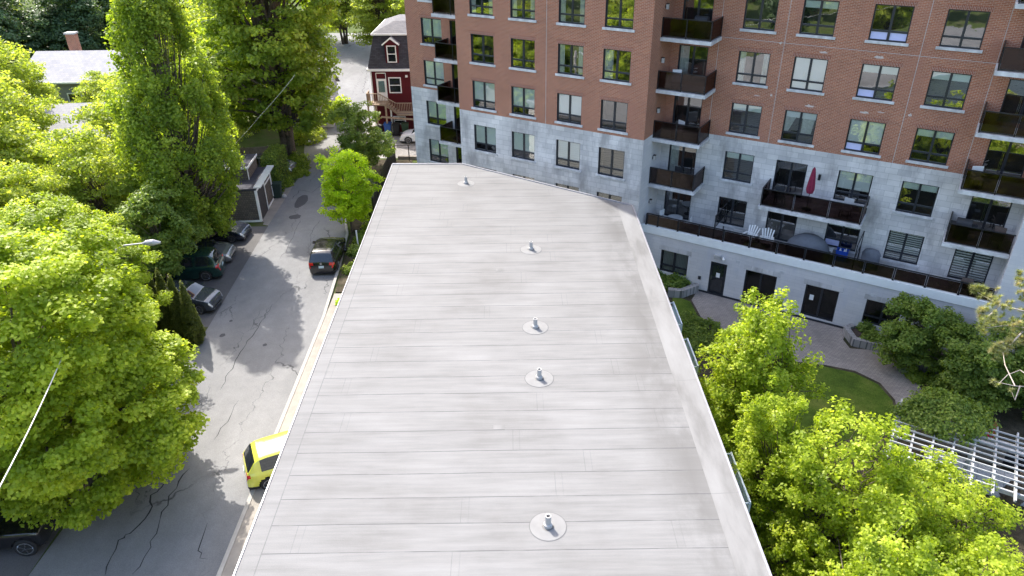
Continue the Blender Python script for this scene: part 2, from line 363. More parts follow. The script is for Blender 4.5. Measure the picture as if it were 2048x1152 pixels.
# ------------------------------------------------------------------ ground and roads
def sheet(name, poly, z, mat, label=None):
    mb = MB(); n = len(poly); a = sum(poly[i][0] * poly[(i + 1) % n][1] - poly[(i + 1) % n][0] * poly[i][1] for i in range(n))
    if a < 0: poly = poly[::-1]
    mb.face([(p[0], p[1], z) for p in poly], mat); o = mb.build(name); tag(o, label, None, None, 'structure'); return o
sheet('ground', [(-1500, -1500), (1500, -1500), (1500, 1500), (-1500, 1500)], 0, M['ground'])
road_l = [(-18.3, -30), (-17.9, 18), (-17.1, 33), (-17.4, 43), (-17.6, 50), (-17.7, 58.8), (-18.6, 64), (-20.4, 72), (-24, 90), (-30, 120)]
road_r = [(-10.9, -30), (-10.9, 36), (-11.2, 42), (-11.6, 47), (-12.7, 51.3), (-14.6, 55), (-15.4, 60), (-15.6, 63)]
sheet('road', road_l + [(-14, 120), (-14, 64)] + road_r[::-1], .008, M['road'])
sheet('parking_lot', [(-15.8, 62.6), (-3, 62.6), (-3, 69.6), (-8, 72), (-12, 90), (-14.0, 120), (-13.9, 64)], .012, M['lot'])
sheet('driveway', [(-30, 35.2), (-17.15, 35.2), (-17.45, 44.6), (-17.55, 48.6), (-30, 48.6)], .012, M['drive'])
sheet('driveway', [(-27, 12), (-17.98, 12), (-17.82, 24), (-27, 25)], .012, M['drive'])
sheet('sidewalk', [(-18.0, 48.9), (-17.56, 48.7), (-17.66, 57), (-18.4, 57)], .02, M['walk'])
# kerb and apron along the long low building
def strip(name, pts, off0, off1, z0, z1, mat, top=None):
    mb = MB(); P = [Vector((p[0], p[1], 0)) for p in pts]; n = len(P); A = []; B = []
    for i in range(n):
        d = (P[min(i + 1, n - 1)] - P[max(i - 1, 0)]).normalized(); nr = Vector((d.y, -d.x, 0)); A.append(P[i] + nr * off0); B.append(P[i] + nr * off1)
    L = 0
    for i in range(n - 1):
        a, b, c, d = A[i], A[i + 1], B[i + 1], B[i]
        mb.face([(a.x, a.y, z1), (d.x, d.y, z1), (c.x, c.y, z1), (b.x, b.y, z1)], top or mat)
        mb.face([(b.x, b.y, z0), (a.x, a.y, z0), (a.x, a.y, z1), (b.x, b.y, z1)], mat)
        mb.face([(d.x, d.y, z0), (c.x, c.y, z0), (c.x, c.y, z1), (d.x, d.y, z1)], mat)
    return mb.build(name)
tag(strip('kerb', road_r, .002, .17, 0, .13, M['kerb']), kind='structure')
sheet('sidewalk', [(-10.73, -30), (-6.4, -30), (-6.4, 38.6), (-10.73, 38.6)], .10, M['walk'])
sheet('planting_bed', [(-10.75, 38.8), (-6.0, 38.8), (-4, 42), (-7.5, 53), (-8.6, 62), (-14.9, 62.2), (-15.0, 60), (-14.2, 55.2), (-12.4, 51.6), (-11.3, 47.4), (-10.95, 42)], .09, M['bed'])
tag(strip('kerb', [(-18.3, -30), (-17.9, 12), (-17.98, 12.2)], -.17, -.002, 0, .12, M['kerb']), kind='structure')
M['crack'] = plain('crack_filler', (.02, .02, .022), .9, var=.2)
def crack(pxs, wd, seed):
    rn = random.Random(seed); P = [at(*p) for p in pxs]; Q = []
    for a, b in zip(P[:-1], P[1:]):
        n = max(3, int((b - a).length / .35))
        for i in range(n): q_ = a.lerp(b, i / n); Q.append(q_ + Vector((rn.uniform(-.09, .09), rn.uniform(-.06, .06), 0)))
    Q.append(P[-1]); mb = MB(); L = []
    for i, q_ in enumerate(Q):
        d = (Q[min(i + 1, len(Q) - 1)] - Q[max(i - 1, 0)]).normalized(); w_ = wd * .6 * rn.uniform(.35, 1.2) * (.25 if i in (0, len(Q) - 1) else 1) / 2; nr = Vector((d.y, -d.x, 0)) * w_
        L.append((q_ + nr, q_ - nr))
    for (a, b), (c, d) in zip(L[:-1], L[1:]): mb.face([(a.x, a.y, .0125), (c.x, c.y, .0125), (d.x, d.y, .0125), (b.x, b.y, .0125)], M['crack'])
    tag(mb.build('road_crack'), kind='structure')
for i, (c_, w_) in enumerate([([(207, 1151), (237, 1081), (260, 1066), (300, 1026), (302, 991), (325, 976), (345, 926), (385, 866)], .11), ([(267, 1151), (300, 1096), (325, 1026), (350, 976), (380, 936)], .09), ([(410, 1121), (395, 1101), (415, 1046)], .06),
    ([(442, 781), (470, 721), (490, 690), (515, 656), (545, 608)], .06), ([(430, 880), (452, 845), (478, 800)], .05), ([(500, 660), (520, 620)], .04), ([(355, 925), (330, 935), (318, 960)], .04), ([(640, 440), (622, 470), (618, 500)], .05), ([(560, 520), (585, 480), (600, 440)], .04), ([(585, 398), (600, 380), (625, 385), (640, 372)], .08)]): crack(c_, w_, i)
M['patch_a'] = asphalt('patch_asphalt', (.075, .075, .08), False)
for i, (px, py, rx, ry) in enumerate([(603, 402, .45, 1.3), (590, 434, .45, .45), (445, 671, .16, .2), (530, 690, .12, .14), (462, 642, .1, .12)]):
    p = at(px, py); rn = random.Random(i); sheet('road_patch', [(p.x + rx * math.cos(a * .524) * rn.uniform(.85, 1.1), p.y + ry * math.sin(a * .524) * rn.uniform(.85, 1.1)) for a in range(12)], .0115, M['patch_a'])
# ------------------------------------------------------------------ facade frame (local x runs along the wall, local y into the building)
YA = R(57.948); EX, EY = math.sin(YA), -math.cos(YA)
S0, D0 = -10.0, 40.75
def FP(s, D, z=0): return Vector((s * EX + D * math.cos(YA), s * EY + D * math.sin(YA), z))
FROT = math.atan2(EY, EX)
apt = empty('apartment_building', FP(S0, D0), FROT, 'tall red brick apartment block with grey stone base, dark windows and glass balconies', 'building')
class FB(MB):      # coordinates given as (s, D, z)
    def build(s, name, parent=None, **k):
        s.v = [(a - S0, b - D0, c) for a, b, c in s.v]; return MB.build(s, name, parent, **k)
DA, DB, DC = 37.8, 40.75, 38.6
TOPS = [5.33 + 2.785 * k for k in range(8)]
WCA = [(-26.35, -24.72), (-23.52, -21.90), (-20.38, -18.78), (-17.56, -15.93)]
WCB = [(-11.0, -9.35), (-8.12, -6.47), (-4.86, -3.16), (-1.76, -.08)]
W0 = (-32.42, -30.75); DOORA0 = (-30.05, -28.2); DOORB = (-14.33, -12.68); DOORR = (1.42, 3.13)
ZT, ZS = 30.0, 8.95
def wall(name, mat, s0, s1, D, z0, z1, holes):
    xs = sorted({s0, s1, *[h[0] for h in holes], *[h[1] for h in holes]}); zs = sorted({z0, z1, *[h[2] for h in holes], *[h[3] for h in holes]})
    xs = [x for x in xs if s0 <= x <= s1]; zs = [z for z in zs if z0 <= z <= z1]
    fb = FB()
    for i in range(len(xs) - 1):
        for j in range(len(zs) - 1):
            cx, cz = (xs[i] + xs[i + 1]) / 2, (zs[j] + zs[j + 1]) / 2
            if any(h[0] < cx < h[1] and h[2] < cz < h[3] for h in holes): continue
            p = [(xs[i], D, zs[j]), (xs[i + 1], D, zs[j]), (xs[i + 1], D, zs[j + 1]), (xs[i], D, zs[j + 1])]
            fb.face(p, mat, [(q[0], q[2]) for q in p])
    return fb.build(name, apt)
hA, hA0, hB = [], [], []
wins = []     # (s0, s1, z0, z1, D, kind, isdoor)
KA = {5: 'CCCC', 4: 'CCCN', 3: 'NNCK', 2: 'BBVN', 1: 'BBVN', 0: 'NNNN'}
KB = {5: 'NSNN', 4: 'NSFN', 3: 'CVfS', 2: 'SWgS', 1: 'S.HS', 0: 'N.fZ'}
for k in range(6 + 1):
    top = TOPS[k]; z0 = top - 1.66
    for i, (a, b) in enumerate(WCA): hA.append((a, b, z0, top)); wins.append((a, b, z0, top, DA, KA.get(k, 'NNNN')[i], 0))
    hA0.append((*W0, z0, top)); wins.append((*W0, z0, top, DB, 'CBVBBN'[min(k, 5)] if k else 'B', 0))
    zd = top - 1.95
    hA0.append((*DOORA0, zd, top)); wins.append((*DOORA0, zd, top, DB, 'N', 1))
    for i, (a, b) in enumerate(WCB):
        kd = KB.get(k, 'NNNN')[i]
        if kd == '.': hB.append((a, b, zd, top)); wins.append((a, b, zd, top, DB, 'N', 1))
        else: hB.append((a, b, z0, top)); wins.append((a, b, z0, top, DB, kd, 0))
    hB.append((*DOORB, zd, top)); wins.append((*DOORB, zd, top, DB, 'K' if k in (3, 1) else 'N', 1))
    hB.append((*DOORR, zd, top)); wins.append((*DOORR, zd, top, DB, 'Z' if k == 0 else 'N', 1))
hC = [(-13.46, -11.76, .74, 2.14), (-10.38, -9.42, .1, 2.15), (-8.33, -6.58, .2, 2.15), (-5.0, -3.27, .24, 2.15), (-1.87, -.15, .72, 2.13), (1.55, 3.15, .70, 2.1)]
def two(name, s0, s1, D, holes, zb=0):
    wall('stone_wall', M['stone'], s0, s1, D, zb, ZS, holes); wall('brick_wall', M['brick'], s0, s1, D, ZS, ZT, holes)
two('', -27.43, -14.83, DA, hA); two('', -33.7, -27.43, DB, hA0); two('', -14.83, 3.6, DB, hB, 3.05)
fb = FB()   # side walls of the projecting block and the hidden sides, roof
def side(s, d0, d1, z0, z1, mat, flip=False):
    p = [(s, d0, z0), (s, d1, z0), (s, d1, z1), (s, d0, z1)]
    if flip: p = p[::-1]
    fb.face(p, mat, [(q[1], q[2]) for q in p])
side(-14.83, DA, DB, 0, ZS, M['block']); side(-14.83, DA, DB, ZS, ZT, M['brick'])
side(-27.43, DA, DB, 0, ZS, M['block'], True); side(-27.43, DA, DB, ZS, ZT, M['brick'], True)
side(-33.7, DB, 58, 0, ZS, M['stone'], True); side(-33.7, DB, 58, ZS, ZT, M['brick'], True)
side(3.6, DC, DB, 3.05, ZT, M['block'], True); side(12, DC, 58, 0, ZT, M['block'])
fb.face([(12, 58, 0), (-33.7, 58, 0), (-33.7, 58, ZT), (12, 58, ZT)], M['brick'])
fb.face([(3.6, DC, 0), (12, DC, 0), (12, DC, ZT), (3.6, DC, ZT)], M['block'], [(3.6, 0), (12, 0), (12, ZT), (3.6, ZT)])
fb.build('side_wall', apt)
fb = FB(); fb.box(-33.7, 12, DB, 58, ZT, ZT + .3, M['concrete']); fb.box(-27.43, -14.83, DA, DB - .003, ZT, ZT + .3, M['concrete']); fb.box(3.6, 12, DC, DB - .003, ZT, ZT + .3, M['concrete']); fb.build('roof', apt)
wall('podium_wall', M['block'], -14.83, 3.6, DC, 0, 3.05, hC)
fb = FB(); fb.box(-14.83, 3.6, DC - .06, DC + .25, 3.05, 3.52, M['cap']); fb.build('podium_cap', apt)
fb = FB(); fb.box(-14.82, 3.59, DC + .25, DB - .002, 2.9, 3.2, M['concrete']); fb.build('terrace_floor', apt)
fb = FB(); fb.box(-11.0, 3.6, DC - .05, DC - .002, 0, .12, M['dark']); fb.build('base_strip', apt)
# mortar joints, lintel courses and pale patches
fb = FB()
for s_ in (-21.14,): fb.box(s_ - .012, s_ + .012, DA - .004, DA + .01, ZS, ZT, M['concrete'])
for s_ in (-12.15, -8.75, -2.45, .72): fb.box(s_ - .012, s_ + .012, DB - .004, DB + .01, ZS if s_ != .72 else 3.3, ZT, M['concrete'])
fb.box(-12, .72, DB - .004, DB + .01, 14.28, 14.305, M['concrete']); fb.box(-27.43, -14.83, DA - .004, DA + .01, 17.1, 17.125, M['concrete'])
fb.build('expansion_joint', apt)
M['patch'] = plain('lime_bloom', (.52, .45, .42), .9, var=.3, scale=14)
fb = FB()
rng = random.Random(4)
for (s_, z_, w_, h_) in [(-7.0, 13.98, .45, .09), (-4.4, 13.99, .42, .12), (-4.5, 11.25, .42, .11), (-7.2, 11.2, .5, .12), (-9.9, 11.42, .35, .05), (-3.7, 11.4, .3, .05), (-9.0, 14.2, .12, .12), (-9.05, 11.5, .12, .12), (-2.3, 11.4, .16, .14)]:
    n = 14; fb.face([(s_ + w_ * (.5 + .5 * math.cos(2 * math.pi * i / n)) * (1 + rng.uniform(-.15, .15)), DB - .003, z_ + h_ * (.5 + .5 * math.sin(2 * math.pi * i / n)) * (1 + rng.uniform(-.25, .25))) for i in range(n)], M['patch'])
fb.build('mortar_patch', apt)
fb = FB()
for (s_, z_) in [(-11.6, 2.48), (-8.95, 2.42), (-6.5, 2.4), (-1.75, 2.35)]:
    fb = FB(); fb.box(s_, s_ + .26, DC - .012, DC + .01, z_, z_ + .17, M['slab']); fb.build('vent_plate', apt)
def lin(a, b, D, z, h, mt, p=.008): fb = FB(); fb.box(a, b, D - p, D + .02, z, z + h, mt); fb.build('lintel', apt)
for (s0, s1, z0, z1) in hC:
    if z1 - z0 > 1.2 and s1 - s0 > 1.2: lin(s0 - .15, s1 + .18, DC, z1, .3, M['stone'])
for (s0, s1, z0, z1) in [h for h in hA if h[3] < ZS]: lin(s0 - .08, s1 + .08, DA, z1, .28, M['stone'])
for (s0, s1, z0, z1) in [h for h in hB if h[3] < ZS and h[3] > 6]: lin(s0 - .12, s1 + .14, DB, z1, .28, M['stone'])
for hs, D in ((hA, DA), (hB, DB), (hA0, DB)):
    for (s0, s1, z0, z1) in hs:
        if ZS < z1 < 18: lin(s0 - .1, s1 + .1, D, z1, .2, M['brick_v'], .006)
# ---- windows
def window(s0, s1, z0, z1, D, kd, door):
    fb = FB(); a, b, f = D + .09, D + .16, .06
    # reveal
    for (p) in (((s0, D, z0), (s0, D + .2, z0), (s0, D + .2, z1), (s0, D, z1)), ((s1, D + .2, z0), (s1, D, z0), (s1, D, z1), (s1, D + .2, z1)),
                ((s0, D + .2, z0), (s0, D, z0), (s1, D, z0), (s1, D + .2, z0)), ((s0, D, z1), (s0, D + .2, z1), (s1, D + .2, z1), (s1, D, z1))): fb.face(p, M['dark'])
    mid = (s0 + s1) / 2
    fb.box(s0 + .001, s0 + f, a, b, z0, z1, M['dark']); fb.box(s1 - f, s1 - .001, a, b, z0, z1, M['dark'])
    fb.box(s0 + f, s1 - f, a, b, z0 + .001, z0 + f, M['dark']); fb.box(s0 + f, s1 - f, a, b, z1 - f, z1 - .001, M['dark'])
    fb.box(mid - .055, mid + .055, a - .01, b - .01, z0 + f, z1 - f, M['dark'])
    zt = z0 + (z1 - z0) * .27
    if not door: fb.box(s0 + f, mid - .055, a, b, zt - .045, zt + .045, M['dark']); fb.box(mid + .055, s1 - f, a, b, zt - .045, zt + .045, M['dark'])
    # dim room behind
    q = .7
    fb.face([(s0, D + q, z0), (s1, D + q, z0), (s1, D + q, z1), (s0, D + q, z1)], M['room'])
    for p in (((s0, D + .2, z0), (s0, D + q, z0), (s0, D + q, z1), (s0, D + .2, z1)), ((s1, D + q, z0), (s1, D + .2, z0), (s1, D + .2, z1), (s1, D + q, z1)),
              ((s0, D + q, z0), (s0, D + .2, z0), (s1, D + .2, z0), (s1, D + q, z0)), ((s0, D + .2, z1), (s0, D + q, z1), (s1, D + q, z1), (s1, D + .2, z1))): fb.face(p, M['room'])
    wn = fb.build('balcony_door' if door else 'window', apt)
    g = FB(); y = D + .13
    for (x0, x1) in ((s0 + f, mid - .05), (mid + .05, s1 - f)):
        for (u0, u1) in (((z0 + f, zt - .045), (zt + .045, z1 - f)) if not door else ((z0 + f, z1 - f),)): g.face([(x0, y, u0), (x1, y, u0), (x1, y, u1), (x0, y, u1)], M['glass_dark' if D == DC else 'glass'])
    g.build('pane', wn)
    if not door and D != DC:
        sl = FB(); sl.box(s0 - .12, s1 + .12, D - .07, D + .085, z0 - .13, z0 - .002, M['slab']); sl.build('sill', wn)
    y = D + .15; bl = FB()
    def curt(x0, x1, u0, u1, x1b=None):
        n = max(3, int((x1 - x0) / .05)); x1b = x1 if x1b is None else x1b
        for i in range(n):
            t0, t1 = i / n, (i + 1) / n; d0, d1 = .03 * (i % 2), .03 * ((i + 1) % 2)
            bl.face([(x0 + (x1b - x0) * t0, y + d0, u0), (x0 + (x1b - x0) * t1, y + d1, u0), (x0 + (x1 - x0) * t1, y + d1, u1), (x0 + (x1 - x0) * t0, y + d0, u1)], M['curtain'])
    def roll(u0, u1, mt, x0=s0 + f, x1=s1 - f): bl.face([(x0, y, u0), (x1, y, u0), (x1, y, u1), (x0, y, u1)], mt)
    if kd == 'B': roll(zt, z1, M['blind'])
    elif kd == 'V': roll(zt if D != DB else z0, z1, M['blindw'])
    elif kd in 'Sf': roll(z1 - (.40 if kd == 'S' else .42), z1, M['blind'])
    elif kd == 'H': roll(z1 - 1.0, z1, M['blindw'])
    elif kd == 'g': roll(zt, z1, M['blindw'])
    elif kd == 'F': y = D + .122; roll(z0 + f, zt - .05, M['film'], s0 + f, mid - .06); roll(z0 + f, zt - .05, M['film'], mid + .06, s1 - f)
    elif kd == 'C': curt(s0 + f, s0 + .36, z0, z1); curt(s1 - .36, s1 - f, z0, z1)
    elif kd == 'K': curt(s0 + f, s0 + .55, z0, z1)
    elif kd == 'W':
        roll(z1 - .38, z1, M['blindw']); curt(s0 + f, mid - .1, zt, z1, s0 + .25); curt(mid + .1, s1 - f, zt, z1, s1 - .2)
        for p in bl.v: pass
    elif kd == 'Z':
        n = 14; h = (z1 - z0) / n
        for i in range(n): roll(z0 + h * i, z0 + h * (i + .6), M['blindw'])
    if kd in 'fg': y = D + .122; roll(z0 + f, zt - .05, M['film'], s0 + f, mid - .06)
    if bl.f: bl.build('blind', wn)
    return wn
for wv in wins:
    if wv[4] == DB and wv[0] < -27.5 and wv[6]: pass
    window(*wv)
window(*hC[0], DC, 'x', 0); window(*hC[4], DC, 'N', 0); window(*hC[5], DC, 'N', 0)
for h in hC[2:4]: window(*h, DC, 'N', 1)
# vertical blinds behind the lowest left window
fb = FB(); s0, s1, z0, z1 = hC[0]
for i in range(16): x = s0 + .09 + i * .095; fb.face([(x, DC + .2, .74), (x + .075, DC + .23, .74), (x + .075, DC + .23, z1), (x, DC + .2, z1)], M['blind'])
fb.build('vertical_blind', apt)
# entrance door with a paper notice
fb = FB(); s0, s1, z0, z1 = hC[1]
fb.box(s0, s1, DC + .05, DC + .1, z0, z1, M['dark']); fb.box(s0, s0 + .07, DC + .0, DC + .05, z0, z1, M['dark']); fb.box(s1 - .07, s1, DC, DC + .05, z0, z1, M['dark']); fb.box(s0 + .07, s1 - .07, DC, DC + .05, z1 - .07, z1, M['dark'])
dr = fb.build('entrance_door', apt)
fb = FB(); fb.box(s0 + .15, s1 - .15, DC + .035, DC + .049, 1.2, z1 - .16, M['carglass']); fb.box(s0 + .15, s1 - .15, DC + .035, DC + .049, z0 + .15, 1.08, M['carglass']); fb.build('pane', dr)
fb = FB(); fb.box(s0 + .38, s0 + .6, DC + .028, DC + .034, 1.18, 1.48, M['white']); fb.build('notice', dr)
fb = FB(); fb.box(s0 + .10, s0 + .14, DC - .02, DC + .05, 1.0, 1.25, M['chrome']); fb.build('handle', dr)
fb = FB(); fb.box(-4.72, -4.5, DC + .11, DC + .125, 1.2, 1.52, M['white']); fb.build('notice', apt)
# light over the door, wall lamps
fb = FB(); fb.box(-10.2, -9.85, DC - .22, DC - .002, 2.45, 2.68, M['concrete']); fb.build('door_light', apt)
fb = FB(); fb.tube([(-9.72, DC - .01, 2.55), (-9.66, DC - .2, 2.58), (-9.6, DC - .26, 2.52)], [.04, .05, .07], M['white']); fb.build('camera_dome', apt)
fb = FB(); fb.box(-11.02, -10.86, DC - .05, DC - .002, .8, 1.0, M['dark']); fb.build('utility_box', apt)
def wlamp(s_, D_, z_, side_=0):
    fb = FB()
    if side_: fb.box(s_ + .002, s_ + .05, D_ - .05, D_ + .05, z_ + .02, z_ + .16, M['steel']); fb.box(s_ + .06, s_ + .18, D_ - .07, D_ + .07, z_ - .02, z_ + .24, M['concrete']); fb.box(s_ + .05, s_ + .19, D_ - .08, D_ + .08, z_ + .24, z_ + .27, M['steel'])
    else: fb.box(s_ - .06, s_ + .06, D_ - .12, D_ - .002, z_, z_ + .26, M['steel']); fb.box(s_ - .07, s_ + .07, D_ - .14, D_ - .001, z_ + .27, z_ + .3, M['steel'])
    fb.build('wall_lamp', apt)
for k in range(1, 6): wlamp(-14.83, 39.4, TOPS[k] - .75, 1)
wlamp(-5.75, DB, 7.4); wlamp(-14.83, 39.4, TOPS[0] - .75, 1)
# ---- balconies
def balcony(s0, s1, Df, zf, left=True, right=True, posts=None, rail=1.02):
    fb = FB(); fb.box(s0 - .08, s1 + (.08 if right else 0), Df - .1, DB - .002, zf - .19, zf, M['slab']); b = fb.build('balcony', apt)
    r = FB(); g = FB(); h = zf + rail
    r.box(s0, s1, Df - .02, Df + .03, h - .04, h, M['steel']); r.box(s0, s1, Df - .01, Df + .02, zf + .05, zf + .09, M['steel'])
    ps = posts or [(s0 + s1) / 2]
    for p in [s0 + .02] + ps + ([s1 - .02] if right else []): r.box(p - .025, p + .025, Df - .025, Df + .035, zf, h - .04, M['steel'])
    xs = [s0 + .02] + ps + [s1 - .02]
    for a, c in zip(xs[:-1], xs[1:]): g.box(a + .04, c - .04, Df - .004, Df + .008, zf + .1, h - .05, M['tint'])
    for (ok, s_) in ((left, s0), (right, s1)):
        if not ok: continue
        r.box(s_ - .025, s_ + .025, Df + .03, DB - .01, h - .04, h, M['steel']); r.box(s_ - .02, s_ + .02, Df + .03, DB - .01, zf + .05, zf + .09, M['steel'])
        r.box(s_ - .03, s_ + .03, DB - .06, DB - .01, zf, h + .0, M['steel'])
        g.box(s_ - .006, s_ + .006, Df + .06, DB - .08, zf + .1, h - .05, M['tint'])
    r.build('railing', b); g.build('glass_panel', b); return b
for k in range(1, 7):
    zf = TOPS[k] - 2.15
    balcony(-30.24, -27.45, 39.3, zf, True, False)
    balcony(-14.81, -12.1, 39.1, zf, False, True)
    balcony(.80, 3.58, 39.1, zf, True, False, [2.2])
balcony(-8.27, -3.12, 39.1, TOPS[1] - 2.15, True, True, [-6.55, -4.75])
# terrace railing on the podium cap, privacy screens
r = FB(); g = FB()
xs = [-14.6] + [-13.87 + 0.0] + [-12.61, -11.35, -9.9, -8.39, -6.89, -5.4, -3.9, -2.4, -.95, .55, 2.05, 3.45]
r.box(-14.6, 3.5, DC + .04, DC + .10, 4.22, 4.27, M['steel'])
for p in xs: r.box(p - .035, p + .035, DC + .03, DC + .11, 3.52, 4.22, M['steel']); r.box(p - .05, p + .05, DC + .0, DC + .03, 3.35, 3.62, M['steel'])
for a, c in zip(xs[:-1], xs[1:]):
    if c - a > .3: g.box(a + .05, c - .05, DC + .065, DC + .078, 3.57, 4.19, M['tint'])
tr = r.build('terrace_railing', apt); g.build('glass_panel', tr)
for s_ in (-10.5, -2.95):
    r = FB(); a = (s_, DC + .12); b = (s_, DB - .02)
    for D_ in (DC + .14, DB - .04): r.box(s_ - .025, s_ + .025, D_ - .025, D_ + .025, 3.2, 5.0, M['steel'])
    r.box(s_ - .02, s_ + .02, DC + .165, DB - .065, 4.95, 5.0, M['steel']); r.box(s_ - .02, s_ + .02, DC + .165, DB - .065, 4.2, 4.25, M['steel']); sc_ = r.build('privacy_screen', apt)
    g = FB(); g.box(s_ - .006, s_ + .006, DC + .17, DB - .07, 4.26, 4.94, M['clear']); g.build('glass_panel', sc_)
# ------------------------------------------------------------------ things on the terrace and balconies
def aroot(name, s_, D_, z_, rz, label, cat, group=None): return empty(name, FP(s_, D_, z_), FROT + rz, label, cat, group)
def adirondack(s_, rz, label):
    c = aroot('adirondack_chair', s_, 39.85, 3.2, rz, label, 'chair', 'white slatted chairs on the terrace'); W = M['whitep']
    mb = MB()
    for i in range(5): y = -.25 + i * .11; mb.bar((-.27, y, .36 - i * .03), (.27, y, .36 - i * .03), .09, .02, W)
    mb.build('seat', c)
    mb = MB()
    for i in range(5):
        a = (i - 2) * .12; mb.bar((a * .8, .22, .24), (a * 1.35, .55, .98 - abs(i - 2) * .05), .085, .02, W)
    mb.bar((-.25, .36, .5), (.25, .36, .5), .04, .03, W); mb.build('backrest', c)
    for sx in (-1, 1):
        mb = MB(); mb.bar((sx * .33, -.34, .55), (sx * .33, .35, .52), .12, .025, W); mb.build('armrest', c)
        mb = MB(); mb.bar((sx * .32, -.28, 0), (sx * .32, -.28, .54), .03, .09, W); mb.build('leg', c)
        mb = MB(); mb.bar((sx * .27, -.3, .3), (sx * .27, .5, .02), .03, .10, W); mb.build('leg', c)
    return c
adirondack(-8.75, R(-15), 'white slatted garden chair on the terrace, nearer the glass privacy screen')
adirondack(-7.75, R(10), 'white slatted garden chair on the terrace, in front of the sliding door')
def patio(s_, D_, z_, label):
    c = aroot('patio_table', s_, D_, z_, 0, label, 'table'); mb = MB(); mb.lathe((0, 0, 0), [(0, .66), (.46, .66), (.46, .69), (0, .69)], M['mutedwhite'], 20); mb.build('tabletop', c)
    mb = MB(); mb.tube([(0, 0, 0.03), (0, 0, .66)], .03, M['steel']); mb.lathe((0, 0, 0), [(.22, 0), (.22, .03), (0, .04)], M['steel']); mb.build('leg', c)
patio(-13.2, 39.7, 3.2, 'round pale patio table on the terrace in the recessed corner')
def stool(s_, D_, rz, label):
    c = aroot('patio_chair', s_, D_, 3.2, rz, label, 'chair', 'white chairs round the patio table'); W = M['whitep']
    mb = MB(); mb.box(-.22, .22, -.2, .2, .42, .45, W); mb.build('seat', c)
    mb = MB(); mb.box(-.22, .22, .2, .23, .5, .86, W); mb.box(-.22, -.19, .2, .23, .42, .5, W); mb.box(.19, .22, .2, .23, .42, .5, W); mb.build('backrest', c)
    for a in (-1, 1):
        for b in (-1, 1): mb = MB(); mb.box(a * .19 - .015, a * .19 + .015, b * .18 - .015, b * .18 + .015, 0, .42, W); mb.build('leg', c)
stool(-13.95, 39.9, R(70), 'white patio chair left of the round table'); stool(-12.45, 39.8, R(-80), 'white patio chair right of the round table')
def lump(name, parent_loc, rz, prof, label, cat, mat, sx=1, sy=1, group=None):
    mb = MB(); n = 20; rings = []
    for i, (r_, z_) in enumerate(prof):
        rings.append([(sx * r_ * math.cos(2 * math.pi * k / n) * (1 + .04 * math.sin(5 * k + i)), sy * r_ * math.sin(2 * math.pi * k / n) * (1 + .04 * math.cos(3 * k)), z_) for k in range(n)])
    for i in range(len(rings) - 1):
        for k in range(n): j = (k + 1) % n; mb.face([rings[i][k], rings[i][j], rings[i + 1][j], rings[i + 1][k]], mat)
    o = mb.build(name, None, parent_loc, smooth=True, merge=True); o.rotation_euler = (0, 0, rz); tag(o, label, cat, group); return o
lump('furniture_cover', FP(-5.5, 39.95, 3.2), FROT, [(1.0, 0), (1.0, .3), (.92, .72), (.7, 1.05), (.4, 1.25), (0.001, 1.3)], 'large grey domed cover over furniture on the terrace', 'cover', M['grill'], 1.15, .7)
lump('grill_cover', FP(-2.3, 40.1, 3.2), FROT, [(.42, 0), (.42, .5), (.40, .9), (.3, 1.08), (0.001, 1.12)], 'grey fitted cover over a barbecue beside the privacy screen', 'cover', M['grill'], 1.1, .75)
# small white table and blue tub
c = aroot('side_table', -4.45, 40.3, 3.2, 0, 'small white plastic side table between the domed cover and the blue tub', 'table')
mb = MB(); mb.box(-.22, .22, -.2, .2, .48, .52, M['whitep']); mb.build('tabletop', c)
for a in (-1, 1):
    for b in (-1, 1): mb = MB(); mb.bar((a * .19, b * .17, 0), (a * .17, b * .15, .48), .04, .04, M['whitep']); mb.build('leg', c)
c = aroot('recycling_tub', -3.75, 40.35, 3.2, 0, 'blue open recycling tub filled with pale containers on the terrace', 'tub')
mb = MB(); z0 = .0
for (a0, a1, b0, b1) in ((-.3, .3, -.2, -.18), (-.3, .3, .18, .2), (-.3, -.28, -.18, .18), (.28, .3, -.18, .18)): mb.box(a0, a1, b0, b1, 0, .62, M['recyc'])
mb.box(-.34, .34, -.235, -.2, .57, .62, M['recyc']); mb.box(-.34, .34, .2, .235, .57, .62, M['recyc']); mb.box(-.28, .28, -.18, .18, .0, .02, M['recyc']); mb.build('tub', c)
for i, (a, b) in enumerate([(-.12, .02), (.1, -.05), (.16, .1)]):
    mb = MB(); mb.lathe((a, b, .02), [(.07, 0), (.07, .5), (.03, .6), (.03, .66), (0, .66)], M['whitep'], 10); mb.build('bottle', c)
# closed parasol on the middle balcony
c = aroot('patio_umbrella', -5.95, 39.75, TOPS[1] - 2.15, 0, 'closed maroon parasol standing on the wide balcony', 'umbrella')
mb = MB(); mb.tube([(0, 0, 0.06), (0, 0, 2.25)], .022, M['steel']); mb.build('pole', c)
mb = MB(); mb.lathe((0, 0, 0), [(.24, 0), (.24, .06), (.05, .08)], M['steel']); mb.build('base', c)
mb = MB(); n = 18
prof = [(.03, 2.42), (.07, 2.3), (.11, 2.0), (.16, 1.5), (.18, 1.15), (.14, .98), (.04, .93)]
rings = [[(r_ * (1 + .22 * (k % 2)) * math.cos(2 * math.pi * k / n), r_ * (1 + .22 * (k % 2)) * math.sin(2 * math.pi * k / n), z_) for k in range(n)] for r_, z_ in prof]
for i in range(len(rings) - 1):
    for k in range(n): j = (k + 1) % n; mb.face([rings[i][j], rings[i][k], rings[i + 1][k], rings[i + 1][j]], M['maroon'])
mb.build('canopy', c, smooth=True)
